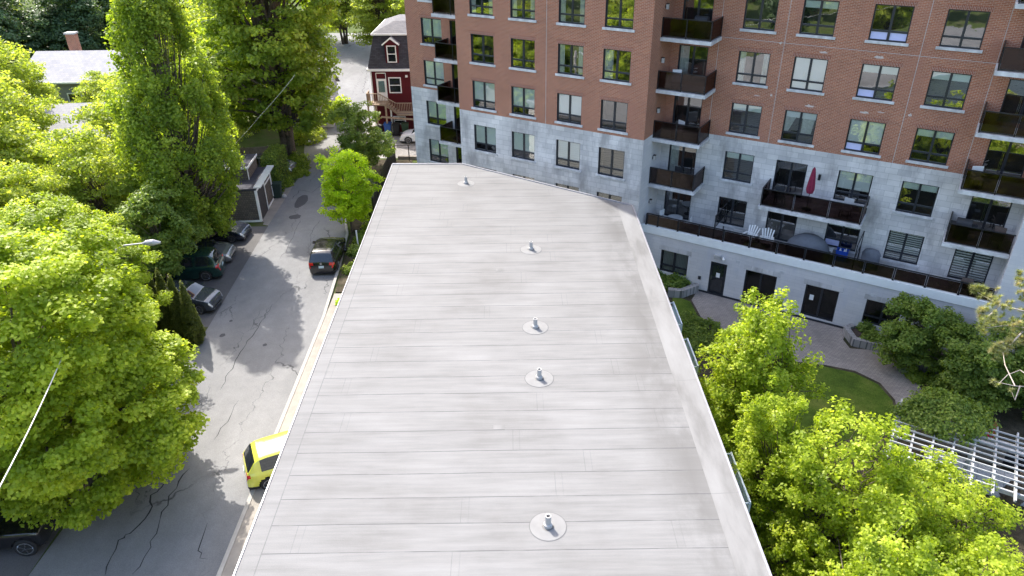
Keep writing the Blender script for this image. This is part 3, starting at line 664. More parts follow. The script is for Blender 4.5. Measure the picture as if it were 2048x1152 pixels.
def bbq(s_, D_, zf, label, mat=None):
    c = aroot('barbecue', s_, D_, zf, 0, label, 'barbecue'); mt = mat or M['black_cover']
    mb = MB(); mb.box(-.3, .3, -.25, .25, .1, .8, mt); mb.build('cabinet', c)
    mb = MB(); mb.tube([(-.34, 0, .86), (.34, 0, .86)], .26, mt, 14); mb.build('lid', c)
    for a in (-1, 1): mb = MB(); mb.box(a * .32, a * .6, -.2, .2, .8, .83, mt); mb.build('side_shelf', c)
    mb = MB(); mb.bar((-.25, -.3, .85), (.25, -.3, .85), .025, .025, M['chrome']); mb.build('handle', c)
bbq(1.4, 39.8, TOPS[1] - 2.15, 'dark covered barbecue on the lowest right-hand balcony')
bbq(-12.9, 39.75, TOPS[4] - 2.15, 'black barbecue on the uppermost recessed balcony')
def box_chair(s_, D_, zf, rz, mat, label):
    c = aroot('balcony_chair', s_, D_, zf, rz, label, 'chair')
    mb = MB(); mb.box(-.25, .25, -.24, .24, .4, .45, mat); mb.build('seat', c)
    mb = MB(); mb.box(-.25, .25, .22, .26, .45, .98, mat); mb.build('backrest', c)
    for a in (-1, 1):
        for b in (-1, 1): mb = MB(); mb.box(a * .22 - .018, a * .22 + .018, b * .2 - .018, b * .2 + .018, 0, .4, M['steel']); mb.build('leg', c)
        mb = MB(); mb.box(a * .24 - .02, a * .24 + .02, -.22, .22, .62, .65, mat); mb.build('armrest', c)
box_chair(-13.95, 39.7, TOPS[3] - 2.15, R(20), M['whitep'], 'white chair behind tinted glass on a brick-side recessed balcony')
box_chair(-13.5, 39.8, TOPS[1] - 2.15, R(-20), M['black_cover'], 'black chair on the recessed balcony just above the terrace')
box_chair(-7.4, 39.7, TOPS[1] - 2.15, R(30), M['black_cover'], 'black chair at the left end of the wide balcony')
box_chair(-4.0, 39.8, TOPS[1] - 2.15, R(-10), M['mutedwhite'], 'pale chair at the right end of the wide balcony')
box_chair(1.35, 39.7, TOPS[2] - 2.15, R(25), M['whitep'], 'white folding chair on the right balcony at the brick line')
box_chair(2.9, 39.7, TOPS[1] - 2.15, R(-15), M['brown'], 'brown wicker chair with a pale cushion on the lowest right balcony')
box_chair(2.3, 39.6, 3.2, R(180), M['brown'], 'brown wicker chair on the terrace before the striped blinds')
box_chair(-28.6, 39.9, TOPS[2] - 2.15, 0, M['black_cover'], 'black chair on the far left balcony above the stone')
box_chair(-13.6, 39.7, TOPS[2] - 2.15, R(-30), M['whitep'], 'pale chair on the recessed balcony at the brick line')
# ------------------------------------------------------------------ the low building with the big flat roof
ZR = 7.7
low = empty('flat_roof_building', (0, 20, 0), 0, 'long low building with a pale grey membrane flat roof', 'building')
RL, RR, YN = -6.80, 6.02, -6.0
FLc, FKc, FRc = (-6.72, 40.1), (-2.75, 39.97), (6.02, 33.72)
foot = [(RL, YN), (RR, YN), FRc, FKc, FLc]
def lc(p): return (p[0], p[1] - 20, p[2])
class LB(MB):
    def build(s, name, parent=None, **k): s.v = [lc(p) for p in s.v]; return MB.build(s, name, parent, **k)
mb = LB(); inset = .12
fi = [(RL + .12, YN + .12), (RR - .12, YN + .12), (RR - .12, 33.6), (-2.8, 39.85), (FLc[0] + .12, 39.98)]
M['siding'] = brickmat('pale_siding', (.55, .56, .56), (.53, .54, .54), (.3, .3, .3), 30, .15, .012)
mb.prism(fi, 0, ZR - .16, M['siding']); mb.build('wall', low)
mb = LB(); mb.face([(x, y, ZR) for x, y in foot], M['roof'], [(x, y) for x, y in foot]); mb.build('roof_membrane', low)
# raised cant along the right edge and far edge
mb = LB()
def cant(a, b, a2, b2, h, mat):     # outer edge a-b raised, inner edge a2-b2 on the roof
    mb.face([(a2[0], a2[1], ZR + .006), (a[0], a[1], ZR + h), (b[0], b[1], ZR + h), (b2[0], b2[1], ZR + .006)], mat, [(a2[0], a2[1]), (a[0], a[1]), (b[0], b[1]), (b2[0], b2[1])])
q = .76
cant((RR, YN), FRc, (RR - q, YN), (RR - q, 33.75), .05, M['upstand'])
mb.build('roof_upstand', low)
mb = LB()
M['flash'] = plain('metal_edge', (.30, .30, .32), .4, .3, var=.06, scale=2)
def edge(a, b, h0, h1, wd, out=.03):
    a = Vector((*a, 0)); b = Vector((*b, 0)); d = (b - a).normalized(); nr = Vector((d.y, -d.x, 0))
    p = [a + nr * out, b + nr * out, b - nr * wd, a - nr * wd]
    mb.prism([(v.x, v.y) for v in p], h0, h1, M['flash'])
edge((RR, YN), (RR, FRc[1] - .02), ZR - .16, ZR + .068, .03)
edge((FRc[0] + .02, FRc[1]), FKc, ZR - .16, ZR + .05, .05); edge((FKc[0] - .03, FKc[1]), FLc, ZR - .16, ZR + .045, .05); edge((FLc[0], FLc[1] - .06), (RL, YN), ZR - .16, ZR + .03, .02, .012)
mb.build('metal_edge', low)
def pipe(px, py, h):
    c = at(px, py, ZR); p = LB(); x, y = c.x, c.y
    p.lathe((x, y, ZR), [(0, .012), (.10, .012), (.46, .009), (.47, .004)], M['flashing'], 36); d = None
    k = LB(); k.lathe((x, y, ZR), [(.115, .012), (.115, .10), (.086, .12), (.078, .13), (.078, h), (.05, h), (.05, h - .25), (0, h - .25)], M['whitepipe'], 20)
    pp = k.build('vent_pipe', low, smooth=False); k2 = LB(); n_ = 16; rr_ = random.Random(int(px)); k2.face([(x + .16 * math.cos(a * 6.283 / n_) * rr_.uniform(.8, 1.15), y + .15 * math.sin(a * 6.283 / n_) * rr_.uniform(.8, 1.15), ZR + .0165) for a in range(n_)], M['sealant']); k2.build('sealant_ring', pp)
    p.build('flashing_disc', pp)
M['flashing'] = plain('lead_patch', (.186, .185, .184), .85, var=.08, scale=4)
M['whitepipe'] = plain('pvc', (.36, .35, .34), .5, var=.05)
M['sealant'] = plain('sealant', (.12, .115, .11), .7, var=.3, scale=20)
M['ring'] = plain('disc_joint', (.10, .10, .10), .9)
for px, py, h in [(932, 367, .38), (1062, 499, .38), (1070.5, 655, .38), (1078.5, 757, .38), (1096, 1053, .38)]:
    pipe(px, py, h)
mb = LB()
for px, py in [(932, 367), (1062, 499), (1070.5, 655), (1078.5, 757), (1096, 1053)]:
    c = at(px, py, ZR); n = 40; r0, r1 = .468, .484
    for i in range(n):
        a, b = 2 * math.pi * i / n, 2 * math.pi * (i + 1) / n
        mb.face([(c.x + r0 * math.cos(a), c.y + r0 * math.sin(a), ZR + .005), (c.x + r1 * math.cos(a), c.y + r1 * math.sin(a), ZR + .005), (c.x + r1 * math.cos(b), c.y + r1 * math.sin(b), ZR + .005), (c.x + r0 * math.cos(b), c.y + r0 * math.sin(b), ZR + .005)], M['ring'])
mb.build('disc_seam', low)
for px, py in [(1000, 540), (998, 855)]:
    mb = LB(); c = at(px, py, ZR); mb.box(c.x - .17, c.x + .17, c.y - .1, c.y + .1, ZR + .001, ZR + .007, M['upstand']); mb.build('roof_patch', low)
# side balconies with pale railings
def rail_balcony(y0, y1, zf, ext=1.62):
    p = LB(); p.box(6.02 - .1, 6.02 + ext, y0, y1, zf - .2, zf, M['concrete']); b = p.build('balcony', low)
    r = LB(); x1 = 6.02 + ext - .04; h = zf + 1.05
    r.box(6.0, x1, y0 + .02, y0 + .07, h - .05, h, M['blueish']); r.box(6.0, x1, y1 - .07, y1 - .02, h - .05, h, M['blueish']); r.box(x1 - .03, x1 + .03, y0 + .02, y1 - .02, h, h + .05, M['blueish'])
    for yy in (y0 + .045, y1 - .045): r.box(x1 - .035, x1 + .035, yy - .035, yy + .035, zf, h + .0, M['blueish'])
    n = int((y1 - y0) / .12)
    for i in range(n): yy = y0 + .1 + i * .12; r.box(x1 - .012, x1 + .012, yy - .012, yy + .012, zf + .08, h, M['blueish'])
    for i in range(9): xx = 6.1 + i * .13; r.box(xx - .012, xx + .012, y0 + .035, y0 + .055, zf + .08, h - .05, M['blueish']); r.box(xx - .012, xx + .012, y1 - .055, y1 - .035, zf + .08, h - .05, M['blueish'])
    r.box(x1 - .02, x1 + .02, y0 + .08, y1 - .08, zf + .04, zf + .08, M['blueish']); r.build('railing', b)
for (y0, y1) in ((27.9, 29.9), (24.7, 26.8), (17.2, 19.6)): rail_balcony(y0, y1, 3.35)
mb = LB()
for (y0) in (27.9, 24.5, 20.9, 17.3):
    mb.box(5.901, 5.93, y0, y0 + 1.8, 3.5, 5.6, M['carglass']); mb.box(5.901, 5.93, y0, y0 + 1.8, .6, 2.2, M['carglass'])
mb.build('window', low)
# ------------------------------------------------------------------ foliage tools
def leaf_mesh(name, C, Nn, S, V, mat, asp=.75):
    n = len(C); rg = np.random.default_rng(len(C) + 7)
    Nn = Nn / np.maximum(np.linalg.norm(Nn, axis=1, keepdims=True), 1e-6)
    a = rg.normal(size=(n, 3)); t = np.cross(Nn, a); t /= np.maximum(np.linalg.norm(t, axis=1, keepdims=True), 1e-6); b = np.cross(Nn, t)
    S = S[:, None]
    P = np.stack([C - t * S, C + b * S * asp + Nn * S * .12, C + t * S, C - b * S * asp + Nn * S * .12], 1).reshape(-1, 3)
    me = bpy.data.meshes.new(name); me.vertices.add(4 * n); me.vertices.foreach_set('co', P.ravel())
    me.loops.add(4 * n); me.loops.foreach_set('vertex_index', np.arange(4 * n, dtype=np.int32))
    me.polygons.add(n); me.polygons.foreach_set('loop_start', np.arange(n, dtype=np.int32) * 4); me.polygons.foreach_set('loop_total', np.full(n, 4, dtype=np.int32))
    at_ = me.attributes.new('v', 'FLOAT', 'FACE'); at_.data.foreach_set('value', np.clip(V, 0, 1).astype(np.float32))
    me.materials.append(mat); me.update(calc_edges=True); return me
def clump_leaves(rg, centers, outs, a, b, per, size, up=.5, vbase=None, rnd=.55, shell=True):
    K = len(centers); C = np.repeat(centers, per, 0); O = np.repeat(outs, per, 0); A = np.repeat(a, per)[:, None]; B = np.repeat(b, per)[:, None]
    n = K * per; g = rg.normal(size=(n, 3)); g /= np.linalg.norm(g, axis=1, keepdims=True)
    rad = rg.random((n, 1)) ** (.4 if shell else .7)
    off = g * rad * np.concatenate([A, A, B], 1)
    nn = O * .45 + np.array([0, 0, up]) + g * .35 + rg.normal(size=(n, 3)) * rnd
    vb = np.repeat(rg.random(K) if vbase is None else vbase, per)
    V = vb * .55 + rg.random(n) * .45
    return C + off, nn, size * (.7 + .6 * rg.random(n)), V
def tree_template(seed, kind, H, Rr, z0, K, per, leaf, mat, pad=(.75, .35), shape='round', blobs=0, bsz=.42, trunk=.25, limbs=40, holes=0., rnd=.55, lean=(0, 0), multi=1, up=.7, inner=.35, jit=.12):
    """trunk + limbs mesh and a crown mesh made of leaf pads; returns (crown_mesh, trunk_mesh)"""
    rg = np.random.default_rng(seed); cen = []; outs = []
    # lobes give the outline its unevenness
    nl = 9; la = rg.random(nl) * 2 * np.pi; lz = rg.random(nl); ls = .75 + .45 * rg.random(nl)
    def rad(h):
        if shape == 'round': return math.sqrt(max(0, 1 - (2 * h - 1) ** 2 * .95)) * (1.0 - .12 * h)
        if shape == 'spread': return math.sqrt(max(0, 1 - (1.25 * h - .25) ** 2)) if h > .2 else .72 + .28 * h / .2
        if shape == 'column': return min(1, .50 + 1.6 * h) * (1 - max(0, h - .35) ** 1.5 * 1.35)
        if shape == 'cone': return max(.05, (1 - h) ** .85 * min(1, .6 + 4 * h))
        return 1
    tries = 0
    if blobs:
        Bc = []; Hh = (H - z0) / 2
        for i in range(blobs):
            h = (i + .5) / blobs; th = i * 2.4 + rg.random() * .8; r_ = Rr * rad(h) * (.30 + .42 * rg.random()) if i < blobs - 1 else Rr * .12
            br = Rr * bsz * (.75 + .5 * rg.random()) * (1 - .25 * h); Bc.append((r_ * math.cos(th), r_ * math.sin(th), min(z0 + (H - z0) * h, H - br * .6), br))
        for i in range(max(2, blobs // 5)): Bc.append((0, 0, z0 + (H - z0) * (.3 + .2 * i), Rr * .55))
        wts = np.array([b[3] ** 2 for b in Bc]); wts /= wts.sum()
        while len(cen) < K and tries < K * 80:
            tries += 1
            b = Bc[int(rg.choice(len(Bc), p=wts))]; g = rg.normal(size=3); g /= np.linalg.norm(g); q = b[3] * (1 - .28 * rg.random() ** 1.5) * (1 + .14 * math.sin(g[0] * 7 + b[0]) * math.sin(g[1] * 6 + b[1]))
            x, y, z = b[0] + g[0] * q, b[1] + g[1] * q, b[2] + g[2] * q * .8
            if z < z0 * .7: continue
            if any((x - c_[0]) ** 2 + (y - c_[1]) ** 2 + ((z - c_[2]) / .8) ** 2 < (c_[3] * .72) ** 2 for c_ in Bc) and rg.random() < .85: continue
            if holes and (math.sin(x * 1.7 + seed) + math.sin(y * 1.9 + seed * 2) + math.sin(z * 1.6)) > 2.2 - holes * 2.2: continue
            x, y, z = x + rg.normal() * jit * 1.3, y + rg.normal() * jit * 1.3, z + rg.normal() * jit + (rg.random() < .12) * jit * 1.5
            cen.append((x + lean[0] * z / H, y + lean[1] * z / H, z)); o = Vector((g[0], g[1], g[2] + .25)); o.normalize(); outs.append(tuple(o))
    while not blobs and len(cen) < K and tries < K * 60:
        tries += 1
        h = rg.random(); th = rg.random() * 2 * np.pi; rr = rad(h)
        if rg.random() > rr + .12: continue
        lob = 1 + .0
        for i in range(nl):
            d = math.cos(th - la[i]); lob += (.16 * (ls[i] - .95) * 3) * max(0, d) ** 3 * max(0, 1 - abs(h - lz[i]) * 2.2)
        q = rg.random(); q = (1 - inner * rg.random() ** 1.4) if q < .8 else rg.random() ** .6 * .8
        r_ = Rr * rr * lob * q
        x, y = r_ * math.cos(th), r_ * math.sin(th); z = z0 + (H - z0) * h * (1 + .05 * (lob - 1))
        if holes and (math.sin(x * 1.7 + seed) + math.sin(y * 1.9 + seed * 2) + math.sin(z * 1.6)) > 2.2 - holes * 2.2: continue
        cen.append((x + lean[0] * h, y + lean[1] * h, z)); o = Vector((math.cos(th) * rr, math.sin(th) * rr, (h - .35) * 1.5)); o.normalize(); outs.append(tuple(o))
    cen = np.array(cen); outs = np.array(outs); K = len(cen)
    a = pad[0] * (.65 + .7 * rg.random(K)); b = pad[1] * (.65 + .7 * rg.random(K))
    C, Nn, S, V = clump_leaves(rg, cen, outs, a, b, per, leaf, up=up, rnd=rnd)
    crown = leaf_mesh('crown', C, Nn, S, V, mat)
    mb = MB(); B = M['bark']
    trunks = []
    for k in range(multi):
        ang = k * 2.4; sp_ = 0 if multi == 1 else .55
        bx, by = sp_ * .35 * math.cos(ang), sp_ * .35 * math.sin(ang); top = (H * .82 if multi == 1 else H * .7)
        pts = [(bx + sp_ * 1.6 * math.cos(ang) * t + .15 * math.sin(3 * t + seed) * t + lean[0] * t * .7, by + sp_ * 1.6 * math.sin(ang) * t + .15 * math.cos(4 * t) * t + lean[1] * t * .7, top * t - .1) for t in np.linspace(0, 1, 9)]
        tr_ = trunk * (1 if multi == 1 else .6)
        mb.tube(pts, [tr_ * (1.35 if i == 0 else 1) * (1 - .88 * i / 8) for i in range(9)], B, 9); trunks.append(pts)
    idx = rg.choice(K, min(K, limbs), replace=False)
    for i in idx:
        c = Vector(cen[i]); pts = trunks[int(rg.integers(multi))]
        zt = max(z0 * .7, min(c.z * (.45 + .25 * rg.random()), pts[-1][2] * .95)); f = zt / (pts[-1][2]) * 8; j = min(7, int(f)); p = Vector(pts[j]).lerp(Vector(pts[j + 1]), f - j)
        mdl = p.lerp(c, .5) + Vector((0, 0, .12 * (c - p).length * (1 if shape != 'column' else -1.)))
        r0 = trunk * (.34 * (1 - zt / H) + .06); mb.tube([p, p.lerp(mdl, .5) + Vector((0, 0, .05)), mdl, c], [r0, r0 * .8, r0 * .55, .015], B, 5, cap=False)
    t = bpy.data.meshes.new('trunk'); o = mb.build('trunk', None, smooth=True, merge=True); t = o.data; bpy.data.objects.remove(o)
    return crown, t
def plant_tree(tpl, name, x, y, scale, rz, label, cat='tree', group=None, z=0, sz=None):
    r = empty(name, (x, y, z), rz, label, cat, group); r.scale = (scale, scale, sz or scale)
    for nm, me in (('crown', tpl[0]), ('trunk', tpl[1])):
        o = bpy.data.objects.new(nm, me); COL.objects.link(o); o.parent = r
    return r
def bush_mesh(seed, rx, ry, rz_, K, per, leaf, mat, pad=(.22, .14)):
    rg = np.random.default_rng(seed); g = rg.normal(size=(K, 3)); g[:, 2] = np.abs(g[:, 2]); g /= np.linalg.norm(g, axis=1, keepdims=True)
    s = (1 - .3 * rg.random((K, 1))) * (1 + .12 * np.sin(g[:, :1] * 5 + seed) + .1 * np.sin(g[:, 1:2] * 7))
    cen = g * s * np.array([rx, ry, rz_]); C, Nn, S, V = clump_leaves(rg, cen, g, np.full(K, pad[0]), np.full(K, pad[1]), per, leaf, rnd=.5)
    C[:, 2] = np.maximum(C[:, 2], .03); return leaf_mesh('foliage', C, Nn, S, V, mat)
def bush(name, seed, x, y, rx, ry, rz_, mat, label, cat='shrub', group=None, K=90, per=26, leaf=.06, z=0, pad=(.22, .14)):
    r = empty(name, (x, y, z), seed * .7, label, cat, group)
    me = bush_mesh(seed, rx, ry, rz_, K, per, leaf, mat, pad); o = bpy.data.objects.new('foliage', me); COL.objects.link(o); o.parent = r
    mb = MB(); rn = random.Random(seed)
    for i in range(7): a = rn.random() * 6.28; mb.tube([(0, 0, 0), (rx * .3 * math.cos(a), ry * .3 * math.sin(a), rz_ * .5), (rx * .6 * math.cos(a), ry * .6 * math.sin(a), rz_ * .8)], [.03, .02, .008], M['bark'], 5, cap=False)
    mb.build('stem', r); return r
# ------------------------------------------------------------------ trees
T_maple = tree_template(3, 'maple', 9.8, 6.3, 1.6, 900, 210, .078, M['leaf_maple'], (.58, .30), 'round', 22, .34, .32, 60, 0, inner=.25, up=.95)
T_mid = tree_template(11, 'mid', 11, 5.0, 2.0, 300, 100, .105, M['leaf_olive'], (.95, .28), 'round', 12, .38, .22, 150, .3, rnd=.75, multi=3)
T_col = tree_template(5, 'col', 17.5, 3.4, 1.2, 620, 120, .09, M['leaf_mid'], (.5, .75), 'column', 0, 0, .28, 260, .45, rnd=.85, up=.25)
T_elm = tree_template(8, 'elm', 23, 8.2, 3.2, 760, 110, .15, M['leaf_mid'], (1.05, .45), 'spread', 20, .34, .62, 110, .2, multi=2, rnd=.6)
T_small = tree_template(21, 'small', 6.2, 2.7, 1.5, 260, 90, .075, M['leaf_lime'], (.42, .22), 'round', 11, .42, .10, 40, .1)
T_small2 = tree_template(22, 'small', 6.4, 2.8, 1.4, 200, 100, .085, M['leaf_dark'], (.5, .26), 'round', 8, .42, .12, 40, .1)
T_court = tree_template(31, 'court', 9.6, 2.9, 1.4, 420, 80, .066, M['leaf_maple'], (.34, .34), 'cone', 18, .36, .13, 160, .25, multi=2, rnd=.75, up=.9, jit=.28)
T_court2 = tree_template(35, 'court', 7.4, 3.7, 1.2, 480, 80, .066, M['leaf_maple'], (.38, .30), 'spread', 20, .30, .14, 160, .25, multi=3, rnd=.75, up=.9, jit=.30)
T_dark = tree_template(41, 'dark', 14, 5.2, 1.5, 380, 110, .16, M['leaf_far'], (1.1, .6), 'round', 10, .42, .3, 20, 0)
T_shade = tree_template(51, 'shade', 4.8, 2.2, .5, 170, 120, .07, M['leaf_dark'], (.42, .24), 'round', 9, .42, .09, 40, .1)
plant_tree(T_maple, 'maple_tree', -17.9, 22.3, 1.04, 0, 'big round bright green maple overhanging the road in the left foreground', sz=1.03)
plant_tree(T_maple, 'maple_tree', -30.2, 31.0, 1.1, 2.2, 'dense bright maple at the left edge, behind the foreground maple', sz=.9)
plant_tree(T_maple, 'maple_tree', -21.9, 31.2, .80, 4.1, 'smaller bright maple behind the street lamp, next to the shingled shed')
plant_tree(T_col, 'columnar_tree', -20.9, 44.85, 1.0, 0, 'tall narrow upright tree rising between the parked cars')
plant_tree(T_elm, 'elm_tree', -19.4, 62.2, 1.0, .4, 'huge spreading elm with a thick trunk at the bend of the road')
plant_tree(T_small, 'small_street_tree', -11.25, 47.4, .93, 0, 'small lime-yellow tree by the kerb next to the flat roof')
plant_tree(T_small2, 'small_street_tree', -12.2, 57.6, .95, 1, 'small mid-green tree by the kerb below the red house')
for i, (x, y, s_, rz, lb) in enumerate([
    (-35, 47, 1.05, 0, 'airy yellow-green tree at the left edge beside the shingled shed'), (-36.5, 66, .62, .9, 'airy tree screening the front of the pale roofed house'), (-43.5, 67, .7, 5.2, 'airy tree screening the left end of the pale roofed house'), (-38.5, 55, .85, 2.2, 'airy tree left of the pale roofed house with the chimney'), (-33.5, 60, .52, 1.3, 'small airy tree in front of the grey roofed house'),
    (-44, 60, 1.15, 2.6, 'airy tree at the far left edge of the picture'), (-27.5, 39.5, .72, 4.0, 'low airy maple with branches reaching over the green car'),
    (-26, 52, .95, 5.1, 'airy tree behind the tall narrow tree'), (-32, 40, .95, .8, 'leafy tree left of the street lamp'), (-28.5, 48, .62, 2.0, 'airy tree between the tall narrow tree and the nearer grey house'), (-36, 50, .72, 3.4, 'airy yellowish tree in front of the nearer grey house'), (-26.5, 43.5, .78, 1.9, 'airy tree just behind the parked cars'), (-24, 56, .7, .3, 'airy tree between the tall narrow tree and the garage roof')]):
    plant_tree(T_mid, 'ornamental_maple', x, y, s_, rz, lb, group='airy maples in the gardens on the left')
plant_tree(T_small2, 'small_street_tree', -21.0, 39.6, 1.0, 2.2, 'young tree leaning over the dark green car')
for i, (x, y, s_, lb) in enumerate([(-44, 96, 1.15, 'dark green tree behind the brick chimney'), (-36, 101, 1.25, 'dark green tree behind the far grey roof, right of the chimney'), (-53, 100, 1.2, 'dark green tree at the top left corner'),
    (-50, 88, .9, 'dark green tree behind the grey roof at the left'), (-56, 84, .95, 'dark green tree left of the brick chimney'), (-40.5, 93, .95, 'dark green tree just right of the brick chimney'), (-31, 90, 1.0, 'dark tree seen between the tall narrow tree and the elm')]): plant_tree(T_dark, 'dark_tree', x, y, s_, i * 1.3, lb, group='dark trees behind the far houses')
for i, (x, y, s_, lb) in enumerate([(-27, 72, 1.15, 'bright tree behind the elm, left side'), (-24, 112, 1.4, 'sunlit tree far beyond the end of the road'), (-17, 105, 1.3, 'sunlit tree beyond the red house roof'),
    (-9, 100, 1.3, 'sunlit tree against the brick corner at the top'), (-62, 84, 1.2, 'pale sunlit tree at the top left edge'), (-70, 104, 1.3, 'sunlit tree beyond the grey house at the top left corner'), (-50, 118, 1.4, 'far sunlit tree above the brick chimney'), (-38, 122, 1.4, 'far sunlit tree left of the tall narrow tree top'), (-29, 64, .9, 'tree behind the small garage')]):
    plant_tree(T_mid, 'background_tree', x, y, s_, i * 1.1 + .5, lb, group='sunlit background trees')
for i in range(18):
    x, y = [(-42, 8), (-50, -4), (-38, -14), (-60, 10), (-58, -20), (-70, -6), (-48, -30), (-66, -34), (-80, -22), (-30, -26), (-76, 12), (-88, -4), (-20, -40), (-40, -48), (-62, -52), (-86, -44), (-100, -20), (-52, 26)][i]
    plant_tree([T_mid, T_elm, T_dark][i % 3], 'park_tree', x, y, [1.1, .75, 1.0][i % 3], i * 1.7, 'tree of the green hillside mirrored in the apartment windows', group='hillside trees mirrored in the windows')
# courtyard
for i, (tp, x, y, s_, rz, lb) in enumerate([
    (T_court, 9.3, 22.9, .98, 0, 'tall lime-green courtyard maple nearest the brick patio'),
    (T_court2, 13.7, 17.0, .80, 1, 'broad lime-green courtyard maple next to the pergola'),
    (T_court2, 10.6, 17.3, .88, 3, 'lime-green courtyard maple in the lower right centre'),
    (T_court2, 13.2, 13.0, .88, 4.4, 'lime-green courtyard maple at the lower right corner'),
    (T_court, 9.6, 12.6, .78, 2.0, 'lime-green courtyard maple cut by the bottom edge'),
    (T_court, 8.7, 19.2, .72, 5.0, 'slim lime-green courtyard maple beside the pale railing of the flat-roofed building'),
    (T_court2, 15.9, 13.0, .68, 5.6, 'lime-green courtyard maple at the right edge below the pine trunk')]):
    plant_tree(tp, 'courtyard_maple', x, y, s_, rz, lb, group='courtyard maples', sz=s_ * (.82 if x > 12 else .87 if i == 0 else 1))
plant_tree(T_shade, 'shade_tree', 20.0, 30.2, .9, 0, 'dark green small tree against the podium wall')
plant_tree(T_shade, 'shade_tree', 21.3, 27.6, .95, 2, 'dark green small tree right of the podium tree, above the pergola')
plant_tree(T_shade, 'shade_tree', 24.0, 27.2, 1.0, 4, 'dark green small tree at the right edge under the pine')
# cedars
T_cedar = tree_template(61, 'cedar', 5.2, .78, .1, 260, 90, .05, M['leaf_cedar'], (.16, .32), 'cone', 0, 0, .07, 10, 0, rnd=.7, up=.2, inner=.15)
for i, (x, y, s_) in enumerate([(*at(324, 655)[:2], .72), (*at(348, 664)[:2], .74), (*at(371, 674)[:2], .72), (*at(394, 684)[:2], .70)]):
    plant_tree(T_cedar, 'cedar', x, y, s_, i * 1.7, ['leftmost', 'second from the left', 'third from the left', 'rightmost'][i] + ' of the four conical cedars by the road', group='row of conical cedars')
# pine with bare branches
def pine():
    r = empty('pine_tree', (19.9, 21.4, 0), 0, 'pine with a rough leaning trunk and sparse tufted branches at the right edge', 'tree')
    mb = MB(); top = Vector((3.2, -1.5, 14)); pts = [Vector((0, 0, -.1)).lerp(top, t) + Vector((.2 * math.sin(5 * t), .1 * math.cos(4 * t), 0)) for t in np.linspace(0, 1, 10)]
    mb.tube(pts, [.42 - .30 * i / 9 for i in range(10)], M['barkp'], 12); mb.build('trunk', r, smooth=True, merge=True)
    rn = random.Random(5); tufts = []
    def W(px, py, z): return at(px, py, z) - Vector((19.9, 21.4, 0))
    br = [([(2140, 600, 9.2), (2070, 628, 9.2), (2000, 610, 9.3), (1955, 585, 9.4)], 1), ([(2000, 610, 9.3), (1985, 625, 9.3), (1968, 640, 9.2)], 1), ([(2150, 690, 8), (2090, 665, 8.1), (2020, 650, 8.3), (1972, 655, 8.4)], 1),
          ([(2048, 660, 8.2), (2020, 690, 8.2), (1990, 705, 8.1)], 1), ([(2070, 628, 9.2), (2050, 590, 9.5), (2035, 560, 9.6)], 1), ([(2150, 720, 7.6), (2080, 690, 7.8), (2030, 680, 7.9)], 1),
          ([(2170, 790, 6.5), (2090, 775, 6.6), (2030, 772, 6.6), (1985, 762, 6.6)], 0), ([(2090, 775, 6.6), (2040, 740, 6.7), (2015, 750, 6.7), (1995, 770, 6.6)], 0), ([(2030, 772, 6.6), (2010, 730, 6.8), (2005, 700, 6.9)], 0), ([(2040, 772, 6.6), (2030, 800, 6.5), (2022, 780, 6.5)], 0)]
    bb = []
    for pth, tf in br:
        P = [W(*p) for p in pth]; b = MB(); b.tube(P, [.034 - .024 * i / (len(P) - 1) for i in range(len(P))] if tf else [.022 - .014 * i / (len(P) - 1) for i in range(len(P))], M['twig'], 6, cap=False); b.build('branch', r, smooth=True)
        if tf:
            for i in range(len(P) - 1):
                for k in range(13):
                    t = rn.random(); c = P[i].lerp(P[i + 1], t)
                    if i == 0 and t < .2: continue
                    tufts.append(c + Vector((rn.uniform(-.28, .28), rn.uniform(-.28, .28), rn.uniform(-.1, .3))))
            for k in range(9): tufts.append(P[-1] + Vector((rn.uniform(-.25, .25), rn.uniform(-.25, .25), rn.uniform(-.15, .25))))
        else:
            tufts.append(P[-1])
    rg = np.random.default_rng(2); n = 150; cs = []; ns = []; vv = []
    V = []; F = []
    for c in tufts:
        d = rg.normal(size=(n, 3)); d /= np.linalg.norm(d, axis=1, keepdims=True); d[:, 2] = d[:, 2] * .7 + .15; L = .19 * (.6 + .6 * rg.random(n)); tone = rg.random()
        for k in range(n):
            dk = Vector(d[k]); sd_ = dk.cross(Vector((0.3, .2, 1))).normalized() * .006; i0 = len(V)
            V += [c + sd_, c - sd_, c + dk * L[k]]; F.append((i0, i0 + 1, i0 + 2)); vv.append(min(1, tone * .8 + .2 * rg.random()))
    me = bpy.data.meshes.new('needles'); me.from_pydata([tuple(v) for v in V], [], F); a_ = me.attributes.new('v', 'FLOAT', 'FACE'); a_.data.foreach_set('value', vv); me.materials.append(M['needle'])
    o = bpy.data.objects.new('needles', me); COL.objects.link(o); o.parent = r
pine()
# ------------------------------------------------------------------ courtyard ground
P2 = lambda px, py: tuple(at(px, py)[:2])
def fp2(s_, D_): v = FP(s_, D_); return (v.x, v.y)
sheet('garden_soil', [(6.1, 5), (30, 5), (30, 40), fp2(10, DC), fp2(-14.8, DC), fp2(-14.8, DA), fp2(-18, DA), (6.1, 36)], .006, M['bed'])
sheet('paved_patio', [fp2(-10.95, DC), P2(1383, 600), P2(1405, 640), P2(1440, 690), P2(1560, 720), P2(1650, 730), P2(1710, 742), P2(1760, 766), P2(1790, 800), P2(1800, 860), P2(1870, 860), P2(1868, 812), P2(1825, 755), P2(1790, 715), P2(1765, 702), P2(1700, 697), P2(1686, 680), P2(1693, 655), fp2(-2.4, DC)], .012, M['paver'])
sheet('lawn', [P2(1560, 724), P2(1650, 734), P2(1708, 746), P2(1756, 769), P2(1785, 802), P2(1794, 858), P2(1600, 900), P2(1480, 800)], .016, M['lawn'])
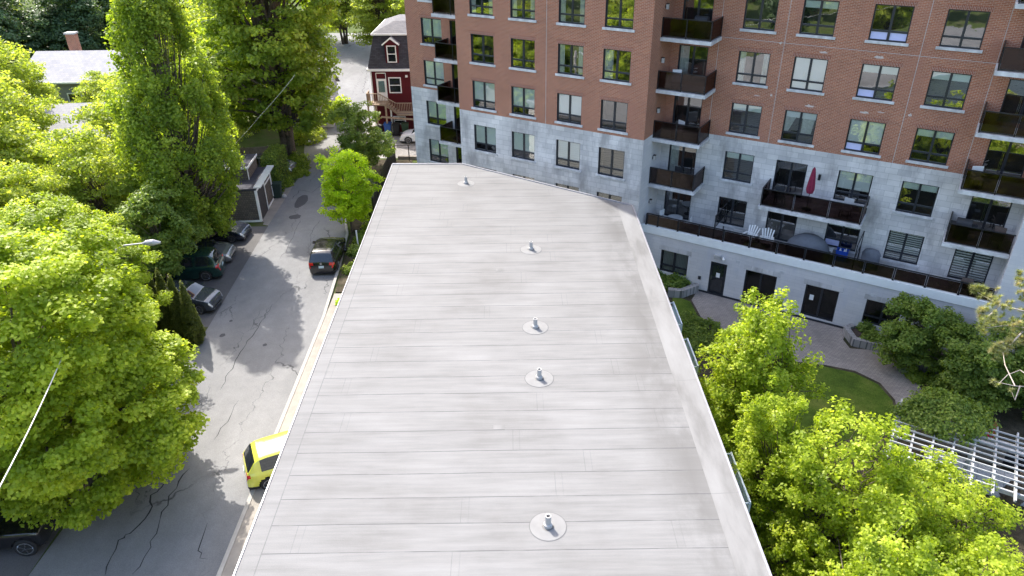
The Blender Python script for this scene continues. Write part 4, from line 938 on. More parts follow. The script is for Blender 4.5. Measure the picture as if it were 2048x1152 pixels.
sheet('lawn', [P2(1345, 590), P2(1380, 603), P2(1400, 640), P2(1380, 650), P2(1345, 640)], .012, M['lawn'])
def rwall(name, pts, h, wd, label):
    o = strip(name, pts, -wd / 2, wd / 2, 0, h, M['wallstone']); tag(o, label, 'wall'); return o
rwall('retaining_wall', [fp2(-2.2, DC - .03), P2(1690, 668), P2(1706, 690), P2(1760, 702), P2(1800, 718), P2(1850, 745), P2(1880, 760)], .45, .32, 'low curved stone garden wall at the right end of the patio')
rwall('retaining_wall', [fp2(-11.1, DC - .03), P2(1392, 583), P2(1362, 594), P2(1335, 592)], .5, .32, 'low stone garden wall at the left end of the patio')
sheet('planting_bed', [fp2(-2.1, DC - .05), P2(1694, 668), P2(1708, 686), P2(1762, 698), P2(1802, 714), P2(1880, 750), fp2(3.5, DC - .05)], .3, M['mulch'])
for i, (px, py, rx, rz_, mt, lb) in enumerate([(1352, 572, .9, .8, 'leaf_dark', 'bushy plant under the lowest left window'), (1318, 560, .9, .7, 'leaf_dark', 'leafy plant left of the bush under the window'), (1728, 668, .4, .55, 'leaf_dark', 'small dark shrub in the raised bed'), (1738, 690, .35, .5, 'leaf_dark', 'second small dark shrub in the raised bed, nearer the wall'),
    (1792, 692, .85, .95, 'leaf_grey', 'large pale variegated shrub behind the garden wall'), (1815, 738, .5, .5, 'leaf_grey', 'small pale variegated shrub outside the garden wall'), (1832, 757, .4, .4, 'leaf_mid', 'small yellow-green shrub beside the mulch bed'),
    (1400, 668, 1.5, .7, 'leaf_dark', 'low dark juniper mass beside the flat roof'), (1425, 690, 1.1, .55, 'leaf_dark', 'low dark juniper behind the tall lime maple'), (1372, 650, 1.0, .6, 'leaf_dark', 'dark juniper next to the balcony railing'), (1360, 700, .9, .6, 'leaf_dark', 'dark shrub close to the middle pale railing'),
    (1890, 770, 1.0, 1.2, 'leaf_mid', 'green shrub at the bend of the patio path'), (1950, 770, 1.2, 1.2, 'leaf_dark', 'dark shrub above the pergola slats'), (2020, 790, 1.3, 1.3, 'leaf_dark', 'dark shrub at the right edge above the pergola')]):
    p = at(px, py); bush('shrub', 100 + i, p.x, p.y, rx, rx * .85, rz_, M[mt], lb, K=int(110 * rx + 30), group='courtyard shrubs', z=.3 if 1700 < px < 1800 else 0)
# pergola
def pergola():
    A = at(1800, 815, 2.7); ex = Vector((EX, EY, 0)); ey = Vector((-EY, EX, 0))      # ey points away from the camera side
    r = empty('pergola', (A.x, A.y, 0), FROT, 'weathered white garden pergola with open lattice roof', 'pergola'); W = M['mutedwhite']
    Lx, Ly = 8.6, 2.9
    for i in range(10):
        mb = MB(); y = .35 - i * (Ly + .2) / 9; mb.box(-.1, Lx, y - .02, y + .02, 2.68, 2.74, W); mb.build('slat', r)
    for i in range(13):
        x = .0 + i * .7; mb = MB()
        pts = [(.75, 2.56), (.55, 2.47), (-Ly - .3, 2.47), (-Ly - .55, 2.56), (-Ly - .55, 2.66), (.75, 2.66)]
        f0 = [(x - .03, p[0], p[1]) for p in pts]; f1 = [(x + .03, p[0], p[1]) for p in pts]
        mb.face(f0, W); mb.face(f1[::-1], W)
        for k in range(6): j = (k + 1) % 6; mb.face([f0[j], f0[k], f1[k], f1[j]], W)
        mb.build('rafter', r)
    for y in (.1, -Ly + .1):
        mb = MB(); mb.box(-.2, Lx + .1, y - .05, y + .05, 2.3, 2.468, W); mb.build('beam', r)
        for x in (.2, 2.9, 5.6, 8.2): mb = MB(); mb.box(x - .07, x + .07, y - .07, y + .07, 0, 2.298, W); mb.build('post', r)
    return r
pergola()
p = at(1890, 830, 2.8)
r = empty('climbing_vine', (p.x, p.y, 0), 0, 'green climbing vine spilling over the pergola roof', 'vine')
me = bush_mesh(77, 2.0, 1.5, .8, 260, 40, .06, M['leaf_dark'], (.32, .22)); o = bpy.data.objects.new('foliage', me); COL.objects.link(o); o.parent = r; o.location = (0, 0, 2.6)
mb = MB(); mb.tube([(0, 0, 0), (.1, .1, 1.2), (0, 0, 2.7)], .05, M['bark'], 7); mb.build('stem', r)
# deck, low brick seat wall under the pergola
A = at(1990, 960)
mb = MB(); mb.box(-2.6, 3.2, -1.1, .6, 0, .12, M['mutedwhite']);
dk = mb.build('patio_deck', None, (A.x, A.y, 0)); dk.rotation_euler = (0, 0, FROT); tag(dk, 'pale boarded deck in front of the pergola', 'deck')
mb = MB()
for i in range(12): x = -2.6 + i * .48; mb.box(x, x + .012, -1.1, .6, .12, .123, M['dark'])
mb.build('board_gap', dk)
c = empty('brick_seat_wall', tuple(at(1985, 925)), FROT, 'low brown brick wall with dark openings under the pergola edge', 'wall')
mb = MB(); mb.box(-2.2, .3, -.15, .15, 0, .9, M['paver']); mb.box(1.6, 4, -.15, .15, 0, .9, M['paver']); mb.box(.3, 1.6, .05, .15, 0, .9, M['dark']); mb.build('wall', c)
mb = MB(); mb.box(-2.3, 4, -.22, .22, .902, 1.0, M['slab']); mb.build('cap', c)
c = empty('folded_parasol', tuple(at(1968, 905)), 0, 'red folded garden parasol by the brick wall under the pergola', 'umbrella')
mb = MB(); mb.tube([(0, 0, 0), (0, 0, 1.7)], .025, M['steel']); mb.build('pole', c)
mb = MB(); M['redc'] = plain('red_canvas', (.35, .01, .03), .8); mb.lathe((0, 0, 0), [(.02, 1.75), (.12, 1.5), (.2, 1.0), (.16, .75), (.03, .73)], M['redc'], 12); mb.build('canopy', c)
# garden spotlight
p = at(1775, 717); c = empty('garden_light', tuple(p), 0, 'small pale garden light at the foot of the curved wall', 'light')
mb = MB(); mb.box(-.12, .12, -.06, .06, .05, .12, M['white']); mb.build('head', c); mb = MB(); mb.box(-.02, .02, -.02, .02, 0, .05, M['steel']); mb.build('stake', c)
# ------------------------------------------------------------------ vehicles
def car(name, x, y, ang, L, Wd, H, kind, paint, label, wheel_r=.33, z=0.0, group='cars parked along the street', plate=True, emblem=False):
    root = empty(name, (x, y, z), ang, label, 'car', group)
    belt = .62 * H if kind != 'suv' else .60 * H
    prof = {'hatch': [(0, .38), (.006, .52), (.02, .61), (.035, .66), (.10, .90), (.15, .965), (.22, .99), (.45, 1.0), (.55, .985), (.62, .91), (.74, .67), (.78, .645), (.90, .58), (.965, .50), (.99, .40), (1, .30)],
            'suv': [(0, .36), (.006, .50), (.02, .60), (.03, .64), (.075, .90), (.11, .965), (.2, .99), (.45, 1.0), (.56, .985), (.62, .91), (.73, .66), (.77, .63), (.90, .59), (.965, .52), (.99, .42), (1, .32)],
            'sedan': [(0, .36), (.006, .48), (.02, .60), (.10, .64), (.16, .67), (.27, .92), (.33, .98), (.45, 1.0), (.54, .985), (.61, .91), (.73, .67), (.78, .64), (.90, .57), (.965, .49), (.99, .40), (1, .30)],
            'jeep': [(0, .40), (.004, .60), (.01, .63), (.02, .96), (.04, 1.0), (.3, 1.0), (.54, .99), (.58, .93), (.63, .66), (.66, .63), (.90, .60), (.975, .58), (.985, .50), (1, .34)]}[kind]
    ts = np.concatenate([np.linspace(0, .04, 7), np.linspace(.045, .2, 20), np.linspace(.21, .5, 20), np.linspace(.505, .8, 34), np.linspace(.81, .955, 12), np.linspace(.96, 1, 8)])
    px_, pz_ = np.array([p[0] for p in prof]), np.array([p[1] for p in prof])
    def top(t): return float(np.mean(np.interp([t - .006, t, t + .006], px_, pz_))) * H
    def plan(t):
        e = min(t, 1 - t) * L; rr = .55 if kind != 'jeep' else .2
        k = 1 if e > rr else math.sqrt(max(0, 1 - ((rr - e) / rr) ** 2))
        return Wd / 2 * (.78 + .22 * k) * (1 - .03 * abs(t - .5) * 2)
    zb0 = .17 if kind != 'jeep' else .38
    wx = [L * .19, L * .81 if kind != 'jeep' else L * .84]
    rows = []; nS = 30
    for t in ts:
        W_ = plan(t); zt = top(t); bz = min(zt, belt + .02 * math.sin(t * 3)); g = max(0, zt - bz)
        tin = W_ * (.93 - (.20 if kind != 'jeep' else .06) * min(1, g / (H * .36)))
        ctrl = [(W_ * .90, min(zb0, zt * .6)), (W_ * .975, zb0 + .08 if zb0 + .08 < zt * .8 else zt * .7), (W_, min(.5 * H * .72, zt * .85)), (W_ * .985, bz - .10 if bz > .3 else bz * .9), (W_ * .94, bz - .012)]
        if g > .02: ctrl += [(W_ * .925, bz + .01), (tin, zt - .055 * min(1, g / .2)), (tin - .06, zt - .015)]
        else: ctrl += [(W_ * .90, bz - .002), (W_ * .86, zt), (W_ * .80, zt + .004)]
        ctrl += [(W_ * .35, zt + .028 * H / 1.5), (0, zt + .034 * H / 1.5)]
        seg = [2, 3, 4, 3, 1, 6, 2, 3, 3]; row = []
        for (a, b), n in zip(zip(ctrl[:-1], ctrl[1:]), seg):
            for k in range(n): f = k / n; row.append((a[0] + (b[0] - a[0]) * f, a[1] + (b[1] - a[1]) * f))
        row.append(ctrl[-1]); rows.append(row)
    sidx = [0, 2, 5, 9, 12, 13, 19, 21, 24, 27]    # control point indices
    body = MB(); gl = {k: MB() for k in ('windscreen', 'rear_window', 'side_window', 'side_window2')}; tails = [MB(), MB()]; heads = [MB(), MB()]; grille = MB(); trim = MB()
    pill = {'hatch': [.36, .55], 'suv': [.30, .46], 'sedan': [.46], 'jeep': [.30, .48]}[kind]
    tw = [t for t in ts]
    for i in range(len(ts) - 1):
        tm = (ts[i] + ts[i + 1]) / 2; x0, x1 = ts[i] * L - L / 2, ts[i + 1] * L - L / 2; ztm = top(tm); g = ztm - belt
        slope = (top(ts[i + 1]) - top(ts[i])) / ((ts[i + 1] - ts[i]) * L)
        for k in range(len(rows[i]) - 1):
            for sgn in (1, -1):
                a, b, c, d = rows[i][k], rows[i + 1][k], rows[i + 1][k + 1], rows[i][k + 1]
                pts = [(x0, sgn * a[0], a[1]), (x1, sgn * b[0], b[1]), (x1, sgn * c[0], c[1]), (x0, sgn * d[0], d[1])]
                if sgn > 0: pts = pts[::-1]
                zm = (a[1] + c[1]) / 2; xm = (x0 + x1) / 2 + L / 2
                if any((xm - q_) ** 2 + (zm - wheel_r) ** 2 < (wheel_r + .055) ** 2 for q_ in wx) and k < 12: continue
                tgt, mt = body, paint
                if 13 <= k < 19 and g > .10 and abs(slope) < .30 and 14 <= k + 1 and not any(abs(tm - p) * L < .05 for p in pill): tgt, mt = gl['side_window' if sgn > 0 else 'side_window2'], M['carglass']
                if 21 <= k and g > .05 and slope < -.28 and tm > .5 and ztm < H * .975: tgt, mt = gl['windscreen'], M['carglass']
                if 21 <= k and g > .03 and slope > .5 and tm < .32 and ztm < H * .95: tgt, mt = gl['rear_window'], M['carglass']
                if kind != 'jeep':
                    if tm < .03 and .52 * H < zm + 0 < .60 * H and k >= 7 and abs(a[0]) > .42 * Wd * .62 + .1: tgt, mt = tails[0 if sgn > 0 else 1], M['red_l']
                    if tm < .045 and 8 <= k <= 11: tgt, mt = tails[0 if sgn > 0 else 1], M['red_l']
                    if tm > .955 and 8 <= k <= 12: tgt, mt = heads[0 if sgn > 0 else 1], M['lampg']
                if zm < zb0 + (.17 if name == 'compact_suv' else .08): mt = M['rubber'] if tgt is body else mt
                tgt.face(pts, mt)
    # close the two ends
    for i, sg in ((0, -1), (-1, 1)):
        xx = ts[i] * L - L / 2; rr_ = rows[i]; loop = [(xx, p[0], p[1]) for p in rr_] + [(xx, -p[0], p[1]) for p in rr_[::-1][1:]]
        body.face(loop if sg > 0 else loop[::-1], paint)
    # underside and arches
    body.box(-L / 2 + .15, L / 2 - .15, -Wd / 2 * .80, Wd / 2 * .80, zb0 + .0, zb0 + .25, M['rubber'])
    body.build('body', root, smooth=True, merge=True)
    for k, v in gl.items():
        if v.f: v.build('side_window' if k.startswith('side') else k, root, smooth=True, merge=True)
    for v in tails:
        if v.f: v.build('tail_light', root, smooth=True)
    for v in heads:
        if v.f: v.build('headlight', root, smooth=True)
    for q_ in wx:
        for sgn in (1, -1):
            c = (q_ - L / 2, sgn * (Wd / 2 - .12), wheel_r); mb = MB(); wv = .21 if kind != 'jeep' else .28
            mb.tube([(c[0], c[1] - wv / 2, c[2]), (c[0], c[1] - wv / 2 + .03, c[2]), (c[0], c[1] + wv / 2 - .03, c[2]), (c[0], c[1] + wv / 2, c[2])], [wheel_r * .93, wheel_r, wheel_r, wheel_r * .93], M['rubber'], 24); wh = mb.build('wheel', root)
            mb = MB(); yo = c[1] + sgn * (wv / 2 + .004)
            for s5 in range(5):
                a = s5 * 2 * math.pi / 5; rr_ = wheel_r * .66
                mb.bar((c[0], yo, c[2]), (c[0] + rr_ * math.cos(a), yo, c[2] + rr_ * math.sin(a)), .05, .012, M['chrome'])
            n = 20
            for k in range(n):
                a, b = 2 * math.pi * k / n, 2 * math.pi * (k + 1) / n; r0, r1 = wheel_r * .6, wheel_r * .7
                mb.face([(c[0] + r0 * math.cos(a), yo, c[2] + r0 * math.sin(a)), (c[0] + r1 * math.cos(a), yo, c[2] + r1 * math.sin(a)), (c[0] + r1 * math.cos(b), yo, c[2] + r1 * math.sin(b)), (c[0] + r0 * math.cos(b), yo, c[2] + r0 * math.sin(b))], M['chrome'])
            mb.build('rim', wh)
    for sgn in (1, -1):
        mb = MB(); mb.box(.16 * L, .16 * L + .14, sgn * (Wd / 2 - .03), sgn * (Wd / 2 + .17), belt + .0, belt + .13, paint); bevel(mb.build('mirror', root), .03)
    if plate:
        mb = MB(); zp = .46 * H; mb.box(-L / 2 - .015, -L / 2 - .002, -.16, .16, zp - .12, zp + .04, M['platem']); mb.build('licence_plate', root)
    if kind != 'jeep':
        mb = MB(); mb.box(L / 2 - .004, L / 2 + .01, -.45, .45, .26, .38, M['rubber']); mb.build('grille', root)
        mb = MB(); mb.box(-.02, .02, -Wd / 2 * .02, Wd / 2 * .02, 0, 0.001, M['rubber']) if False else None
    if emblem:
        e = MB(); xe = -L / 2 + .012; ze = .585 * H; n = 18
        for k in range(n):
            a, b = 2 * math.pi * k / n, 2 * math.pi * (k + 1) / n; r0, r1 = .05, .066
            e.face([(xe - .02, r0 * math.sin(a), ze + r0 * math.cos(a)), (xe - .02, r1 * math.sin(a), ze + r1 * math.cos(a)), (xe - .02, r1 * math.sin(b), ze + r1 * math.cos(b)), (xe - .02, r0 * math.sin(b), ze + r0 * math.cos(b))], M['chrome'])
        for (a, b) in (((-.03, .05), (0, .005)), ((.03, .05), (0, .005)), ((-.045, .02), (-.02, -.045)), ((-.02, -.045), (0, 0)), ((0, 0), (.02, -.045)), ((.02, -.045), (.045, .02))):
            e.bar((xe - .021, a[0], ze + a[1]), (xe - .021, b[0], ze + b[1]), .012, .012, M['chrome'])
        e.build('emblem', root)
    return root
M['platem'] = plain('plate', (.5, .62, .66), .4)
pk = carpaint('black_paint', (.012, .012, .014)); pyel = carpaint('yellow_paint', (.60, .60, .07), metal=.1); pgreen = carpaint('dark_green_paint', (.012, .045, .038))
pgrey = carpaint('slate_paint', (.05, .06, .075)); pwhite = carpaint('white_car_paint', (.72, .73, .74), metal=0); pblue = carpaint('dark_blue_paint', (.02, .025, .04)); psil = carpaint('silver_paint', (.16, .165, .175))
p = at(646, 513, .7)
car('hatchback', -11.85 - .15, 43.1, R(91), 4.2, 1.82, 1.5, 'hatch', pk, 'black hatchback parked by the kerb with its red tail lights towards the viewer', emblem=True)
car('compact_suv', -9.3, 23.9, R(24), 4.3, 1.84, 1.6, 'hatch', pyel, 'bright yellow compact car half hidden by the flat roof edge', emblem=False)
car('estate_suv', -20.75, 41.2, R(188), 4.9, 1.9, 1.72, 'suv', pgreen, 'large dark green car parked with its tail to the road under the branches', wheel_r=.37)
car('small_hatchback', -19.2, 37.5, R(-6), 3.9, 1.7, 1.48, 'hatch', pgrey, 'slate grey small hatchback with a rounded nose beside the cedars')
car('parked_sedan', -20.6, 43.4, R(4), 4.5, 1.8, 1.42, 'sedan', psil, 'dark silver car mostly hidden by the tall narrow tree')
car('parked_sedan', -20.6, 46.9, R(-4), 4.5, 1.8, 1.42, 'sedan', pblue, 'dark blue-black car in front of the shingled garage')
car('parked_sedan', -8.0, 67.2, R(176), 4.5, 1.8, 1.42, 'sedan', pwhite, 'white car by the bins beside the red house')
car('parked_hatchback', -20.3, 59.6, R(-8), 4.2, 1.75, 1.45, 'hatch', psil, 'silver-white car tucked behind the hedge near the elm trunk')
car('off_roader', -19.9, 20.0, R(8), 4.2, 1.85, 1.85, 'jeep', pk, 'black off-road car under the big foreground maple', wheel_r=.42, plate=False)
# ------------------------------------------------------------------ street lamp and wires
r = empty('street_lamp', (-18.25, 29.2, 0), 0, 'street lamp with a pale pole and long curved arm above the maples', 'street lamp')
mb = MB(); mb.tube([(0, 0, 0), (0, 0, 7.9)], [.17, .12], M['concrete'], 12); mb.build('pole', r, smooth=True)
mb = MB(); mb.tube([(0.05, 0, 7.3), (.5, .1, 7.75), (1.1, .25, 8.0), (1.9, .4, 8.02)], .035, M['flash'], 8); mb.build('arm', r, smooth=True)
mb = MB(); mb.tube([(1.85, .4, 8.0), (2.0, .42, 8.02), (2.3, .47, 8.02), (2.6, .53, 7.98)], [.05, .12, .14, .05], M['flash'], 10); mb.build('lamp_head', r, smooth=True)
mb = MB(); mb.tube([(.0, 0, 7.4), (.3, .05, 7.55), (.75, .15, 7.4)], .02, M['flash'], 6); mb.build('bracket', r)
def wire(pts, rad, label):
    mb = MB(); P = [Vector(p) for p in pts]; out = []
    for a, b in zip(P[:-1], P[1:]):
        for i in range(8): t = i / 8; q_ = a.lerp(b, t); q_.z -= .35 * 4 * t * (1 - t) * (b - a).length / 30; out.append(q_)
    out.append(P[-1]); mb.tube(out, rad, M['wire'], 5); o = mb.build('overhead_wire'); tag(o, label, 'wire', 'overhead wires'); return o
M['wire'] = plain('pale_wire', (.6, .58, .55), .4, var=.1)
wa, wb = at(128, 705, 8.6), at(0, 972, 9.1)
wire([wa + (wa - wb) * .6 - Vector((0, 0, .6)), wa, wb, wb + (wb - wa) * 3], .019, 'pale overhead wire crossing the foreground maple')
wire([at(452, 305, 3.7), at(520, 232, 7.5), at(590, 150, 10.5)], .010, 'pale cable rising from behind the garage into the elm')
wire([at(300, 1152 - 300, 0) + Vector((-14, 30, 4)), at(470, 330, 4)], .02, 'thin cable running left from the garage roof')
# ------------------------------------------------------------------ garage with white rafter tails
g0 = empty('garage', (-18.25, 49.45, 0), R(3.5), 'small shingled garage with dark flat roof, white trim and dark door', 'garage')
mb = MB(); mb.box(-6, 0, 0, 4.3, 0, 2.45, M['shingle']); mb.build('wall', g0)
mb = MB(); mb.box(-6.05, .02, -.08, 4.36, 2.452, 2.60, M['asph_shingle_d']); mb.build('roof', g0)
mb = MB(); mb.box(-5, -.85, 1.75, 4.5, 2.602, 3.5, M['shingle']); mb.build('upper_storey', g0)
mb = MB(); mb.box(-5.05, -.78, 1.68, 4.58, 3.503, 3.6, M['asph_shingle_d']); mb.box(-5.07, -.76, 1.63, 1.678, 3.46, 3.62, M['white']); mb.box(-.779, -.74, 1.63, 4.58, 3.46, 3.62, M['white']); mb.build('upper_roof', g0)
mb = MB(); mb.box(-2.6, -1.9, 2.6, 3.9, 3.602, 3.7, M['carglass']); mb.build('skylight', g0)
for i in range(17): mb = MB(); y = -.02 + i * .27; mb.box(-.1, .42, y - .03, y + .03, 2.47 + .15, 2.47 + .26, M['white']); mb.build('rafter_tail', g0)
mb = MB(); mb.box(.002, .05, .0, .16, 0, 2.45, M['white']); mb.box(.002, .05, 2.15, 2.30, 0, 2.45, M['white']); mb.box(.002, .05, 4.15, 4.31, 0, 2.45, M['white']); mb.box(.002, .05, .16, 2.15, 2.3, 2.45, M['white']); mb.box(.002, .045, 2.3, 4.15, 1.85, 1.95, M['white']); mb.box(.002, .05, 2.3, 4.15, 0, .15, M['white'])
mb.box(-.849, -.81, 1.72, 1.82, 2.605, 3.46, M['white']); mb.box(-6, 0.05, -.05, -.002, 0, .14, M['white']); mb.box(-.1, .05, -.05, -.002, .14, 2.45, M['white']); mb.build('trim', g0)
mb = MB(); mb.box(.002, .03, .3, 2.1, 0, 2.28, M['woodd']); mb.box(.031, .034, .3, 2.1, .7, .715, M['steel']); mb.box(.031, .034, .3, 2.1, 1.4, 1.415, M['steel']); dd = mb.build('garage_door', g0)
mb = MB(); mb.box(.035, .06, 1.1, 1.3, .9, .94, M['chrome']); mb.build('handle', dd)
sheet('garage_apron', [(-18.22, 49.3), (-17.75, 49.3), (-17.9, 53.8), (-18.45, 53.8)], .03, M['walk'])
# hedge right of the garage
def hedge(x0, y0, x1, y1, wd, h, label, seed, mat='leaf_dark'):
    L_ = math.hypot(x1 - x0, y1 - y0); r = empty('hedge', ((x0 + x1) / 2, (y0 + y1) / 2, 0), math.atan2(y1 - y0, x1 - x0), label, 'hedge')
    mb = MB(); mb.box(-L_ / 2 + .15, L_ / 2 - .15, -wd / 2 + .12, wd / 2 - .12, 0, h - .15, M['hedge_core']); mb.build('branches', r)
    rg = np.random.default_rng(seed); n = int(1500 * (L_ + wd) * h / 2); P = rg.random((n, 3)) * np.array([L_, wd, h]) - np.array([L_ / 2, wd / 2, 0]); f = rg.integers(0, 5, n)
    P[f == 0, 0] = L_ / 2; P[f == 1, 0] = -L_ / 2; P[f == 2, 1] = wd / 2; P[f == 3, 1] = -wd / 2; P[f == 4, 2] = h
    nn = np.zeros((n, 3)); nn[f == 0, 0] = 1; nn[f == 1, 0] = -1; nn[f == 2, 1] = 1; nn[f == 3, 1] = -1; nn[f == 4, 2] = 1
    P += rg.normal(size=(n, 3)) * .07; nn += rg.normal(size=(n, 3)) * .5
    me = leaf_mesh('foliage', P, nn, .06 * (.7 + .6 * rg.random(n)), rg.random(n), M[mat]); o = bpy.data.objects.new('foliage', me); COL.objects.link(o); o.parent = r
hedge(-18.7, 54.6, -18.75, 57.6, 1.1, 3.0, 'tall clipped dark hedge at the end of the garage', 5)
for i, (x, y, rx, h_, mt, lb) in enumerate([(-18.5, 60.9, 1.4, 1.0, 'leaf_mid', 'shrub at the foot of the elm'), (-18.3, 56.6, .6, .7, 'leaf_mid', 'small shrub beside the dark green bin'), (-17.9, 58.9, .9, .45, 'leaf_mid', 'low grass clump in the sun before the silver car'),
    (-19.3, 68, 2.0, 1.6, 'leaf_olive', 'yellowish bush by the road beyond the elm'), (-22, 76, 2.4, 2.2, 'leaf_olive', 'bushy hedge behind the elm crown'),
    (-10.1, 45.6, .7, .8, 'leaf_mid', 'shrub under the lime street tree'), (-10.2, 43.8, .6, .7, 'leaf_dark', 'shrub left of the white post'), (-10.0, 41.5, .6, .65, 'leaf_mid', 'rounded green shrub beside the black hatchback'), (-9.5, 40.3, .55, .5, 'leaf_grey', 'greyish shrub at the roof edge below the round shrub'), (-9.9, 37.4, .5, .4, 'leaf_lime', 'small yellow-green plant at the kerb corner'), (-9.8, 47.6, .8, .7, 'leaf_mid', 'shrub between the small tree and the fence'), (-10.8, 50.5, .9, .9, 'leaf_dark', 'shrub beneath the black fence'), (-11.2, 53.6, 1.1, 1.0, 'leaf_mid', 'flowering pale shrub between the two street trees'), (-11.6, 55.6, 1.0, .9, 'leaf_grey', 'pale shrub at the foot of the darker street tree'),
    (-8.2, 57.5, 1.2, .8, 'leaf_olive', 'yellow shrub on the bank behind the black fence'), (-6.3, 54.5, 1.3, 1.2, 'leaf_olive', 'leafy shrub at the far roof corner by the stone wall'),
    (-17.4, 14.9, 1.0, .9, 'leaf_mid', 'shrub in the bottom left corner'), (-27, 31, 2.2, 1.4, 'leaf_dark', 'dark bush behind the street lamp'), (-23.6, 46.3, 1.6, 1.8, 'leaf_dark', 'dark bush at the base of the tall narrow tree'), (-28.5, 44.5, 2.2, 2.0, 'leaf_dark', 'dark bush behind the parked cars'), (-31, 61, 2.8, 2.4, 'leaf_mid', 'wide bush below the grey house')]):
    p_ = (x, y); bush('shrub', 200 + i, x, y, rx, rx * .85, h_, M[mt], lb, K=int(90 * rx + 30), group='street side shrubs', leaf=.065, pad=(.26, .18))
# black fence on the bank
r = empty('metal_fence', (-10.2, 50.8, 0), 0, 'black metal fence with solid panels running along the bank', 'fence')
pts = [(-10.0, 49.6), (-10.15, 52.4), (-10.2, 55.2), (-10.1, 58.2), (-10.0, 61.4)]
for i, (x, y) in enumerate(pts): mb = MB(); mb.box(x + 10.2 - .04, x + 10.2 + .04, y - 50.8 - .04, y - 50.8 + .04, 0, 1.75, M['steel']); mb.build('post', r)
for (a, b) in zip(pts[:-1], pts[1:]):
    mb = MB(); A_ = Vector((a[0] + 10.2, a[1] - 50.8, 0)); B_ = Vector((b[0] + 10.2, b[1] - 50.8, 0)); d = (B_ - A_).normalized(); A_ += d * .05; B_ -= d * .05
    for z_ in (.15, 1.6): mb.bar(A_ + Vector((0, 0, z_)), B_ + Vector((0, 0, z_)), .04, .05, M['steel'])
    n = int((B_ - A_).length / .10)
    for i in range(n): q_ = A_.lerp(B_, (i + .5) / n); mb.bar(q_ + Vector((0, 0, .05)), q_ + Vector((0, 0, 1.7)), .05, .02, M['steel'])
    mb.build('panel', r)
r = empty('metal_fence', (-10.0, 61.6, 0), 0, 'short open metal fence beside the white car', 'fence')
for x in (0, 1.2, 2.4): mb = MB(); mb.box(x - .03, x + .03, -.03, .03, 0, 1.6, M['steel']); mb.build('post', r)
for i in range(1): 
    mb = MB(); mb.box(0.04, 1.16, -.015, .015, 1.5, 1.54, M['steel']); mb.box(1.24, 2.36, -.015, .015, 1.5, 1.54, M['steel']); mb.box(0.04, 1.16, -.015, .015, .2, .24, M['steel']); mb.box(1.24, 2.36, -.015, .015, .2, .24, M['steel'])
    for k in range(22): x = .1 + k * .105; mb.box(x - .008, x + .008, -.01, .01, .24, 1.5, M['steel'])
    mb.build('panel', r)
p = at(717, 497); mb = MB(); mb.box(-.04, .04, -.04, .04, 0, 1.3, M['white']); mb.box(-.05, .05, -.05, .05, 1.302, 1.34, M['white']); o = mb.build('marker_post', None, (p.x, p.y, 0)); tag(o, 'thin white post standing among the shrubs by the roof edge', 'post')
tag(strip('bank_kerb', [(-9.9, 62.4), (-5.5, 62.0)], -.15, .15, 0, .3, M['walk']), 'pale concrete edging beside the white car', 'kerb')
p = at(569, 395); mb = MB(); mb.lathe((0, 0, 0), [(.16, 0), (.2, .1), (.14, .24), (0, .27)], M['concrete'], 10); o = mb.build('boulder', None, (p.x, p.y, 0), smooth=True); tag(o, 'pale round boulder by the dark green bin', 'rock')
# bins
def bin_(x, y, rz, mat, label, s_=1):
    r = empty('wheelie_bin', (x, y, 0.02), rz, label, 'bin', 'wheelie bins'); r.scale = (s_, s_, s_)
    mb = MB(); b0 = [(-.22, -.24), (.22, -.24), (.22, .24), (-.22, .24)]; b1 = [(-.29, -.33), (.29, -.33), (.29, .33), (-.29, .33)]
    for i in range(4): j = (i + 1) % 4; mb.face([(*b0[i], .06), (*b0[j], .06), (*b1[j], .98), (*b1[i], .98)], mat)
    mb.face([(*p, .06) for p in b0[::-1]], mat); mb.build('bin_body', r)
    mb = MB(); mb.box(-.32, .32, -.37, .33, .985, 1.03, mat); mb.box(-.28, .28, -.33, .28, 1.031, 1.07, mat); bevel(mb.build('lid', r), .015)
    mb = MB(); mb.bar((-.25, .39, .95), (.25, .39, .95), .035, .035, mat); mb.build('handle', r)
    for a in (-1, 1): mb = MB(); mb.tube([(a * .25, .25, .11), (a * .31, .25, .11)], .11, M['rubber'], 12); mb.build('wheel', r)
bin_(-12.45, 68.9, R(170), M['binblack'], 'black bin at the foot of the wooden stairs, leftmost of the row', 1)
bin_(-11.65, 69.0, R(180), M['binblue'], 'blue bin against the red house', 1.15); bin_(-10.85, 69.0, R(180), M['binblack'], 'black bin between the blue and the green bin', 1.1); bin_(-10.0, 69.0, R(185), M['bingreen'], 'faded green bin nearest the white car', 1.1)
bin_(-18.25, 53.95, R(95), M['bindark'], 'dark green bin between the garage and the hedge', 1.15)
# ------------------------------------------------------------------ red house
rh = empty('red_house', (-13.0, 70.1, 0), R(-2), 'dark red clapboard house with a slate mansard roof and dormer', 'house')
mb = MB(); mb.box(0, 7.5, 0, 8.5, 0, 5.9, M['clap_red']); mb.build('wall', rh)
mb = MB(); mb.box(-.25, 7.75, -.3, 8.75, 5.902, 6.12, M['white']); mb.build('eaves', rh)
mb = MB()
b0 = [(-.15, -.2), (7.65, -.2), (7.65, 8.6), (-.15, 8.6)]; b1 = [(.55, .7), (6.95, .7), (6.95, 7.9), (.55, 7.9)]; z0, z1 = 6.122, 9.1
for i in range(4):
    j = (i + 1) % 4; d_ = math.hypot(b0[j][0] - b0[i][0], b0[j][1] - b0[i][1]); mb.face([(*b0[i], z0), (*b0[j], z0), (*b1[j], z1), (*b1[i], z1)], M['asph_shingle_d'], [(0, 0), (d_, 0), (d_ - .7, 3.1), (.7, 3.1)])
mb.build('mansard_roof', rh)
mb = MB()
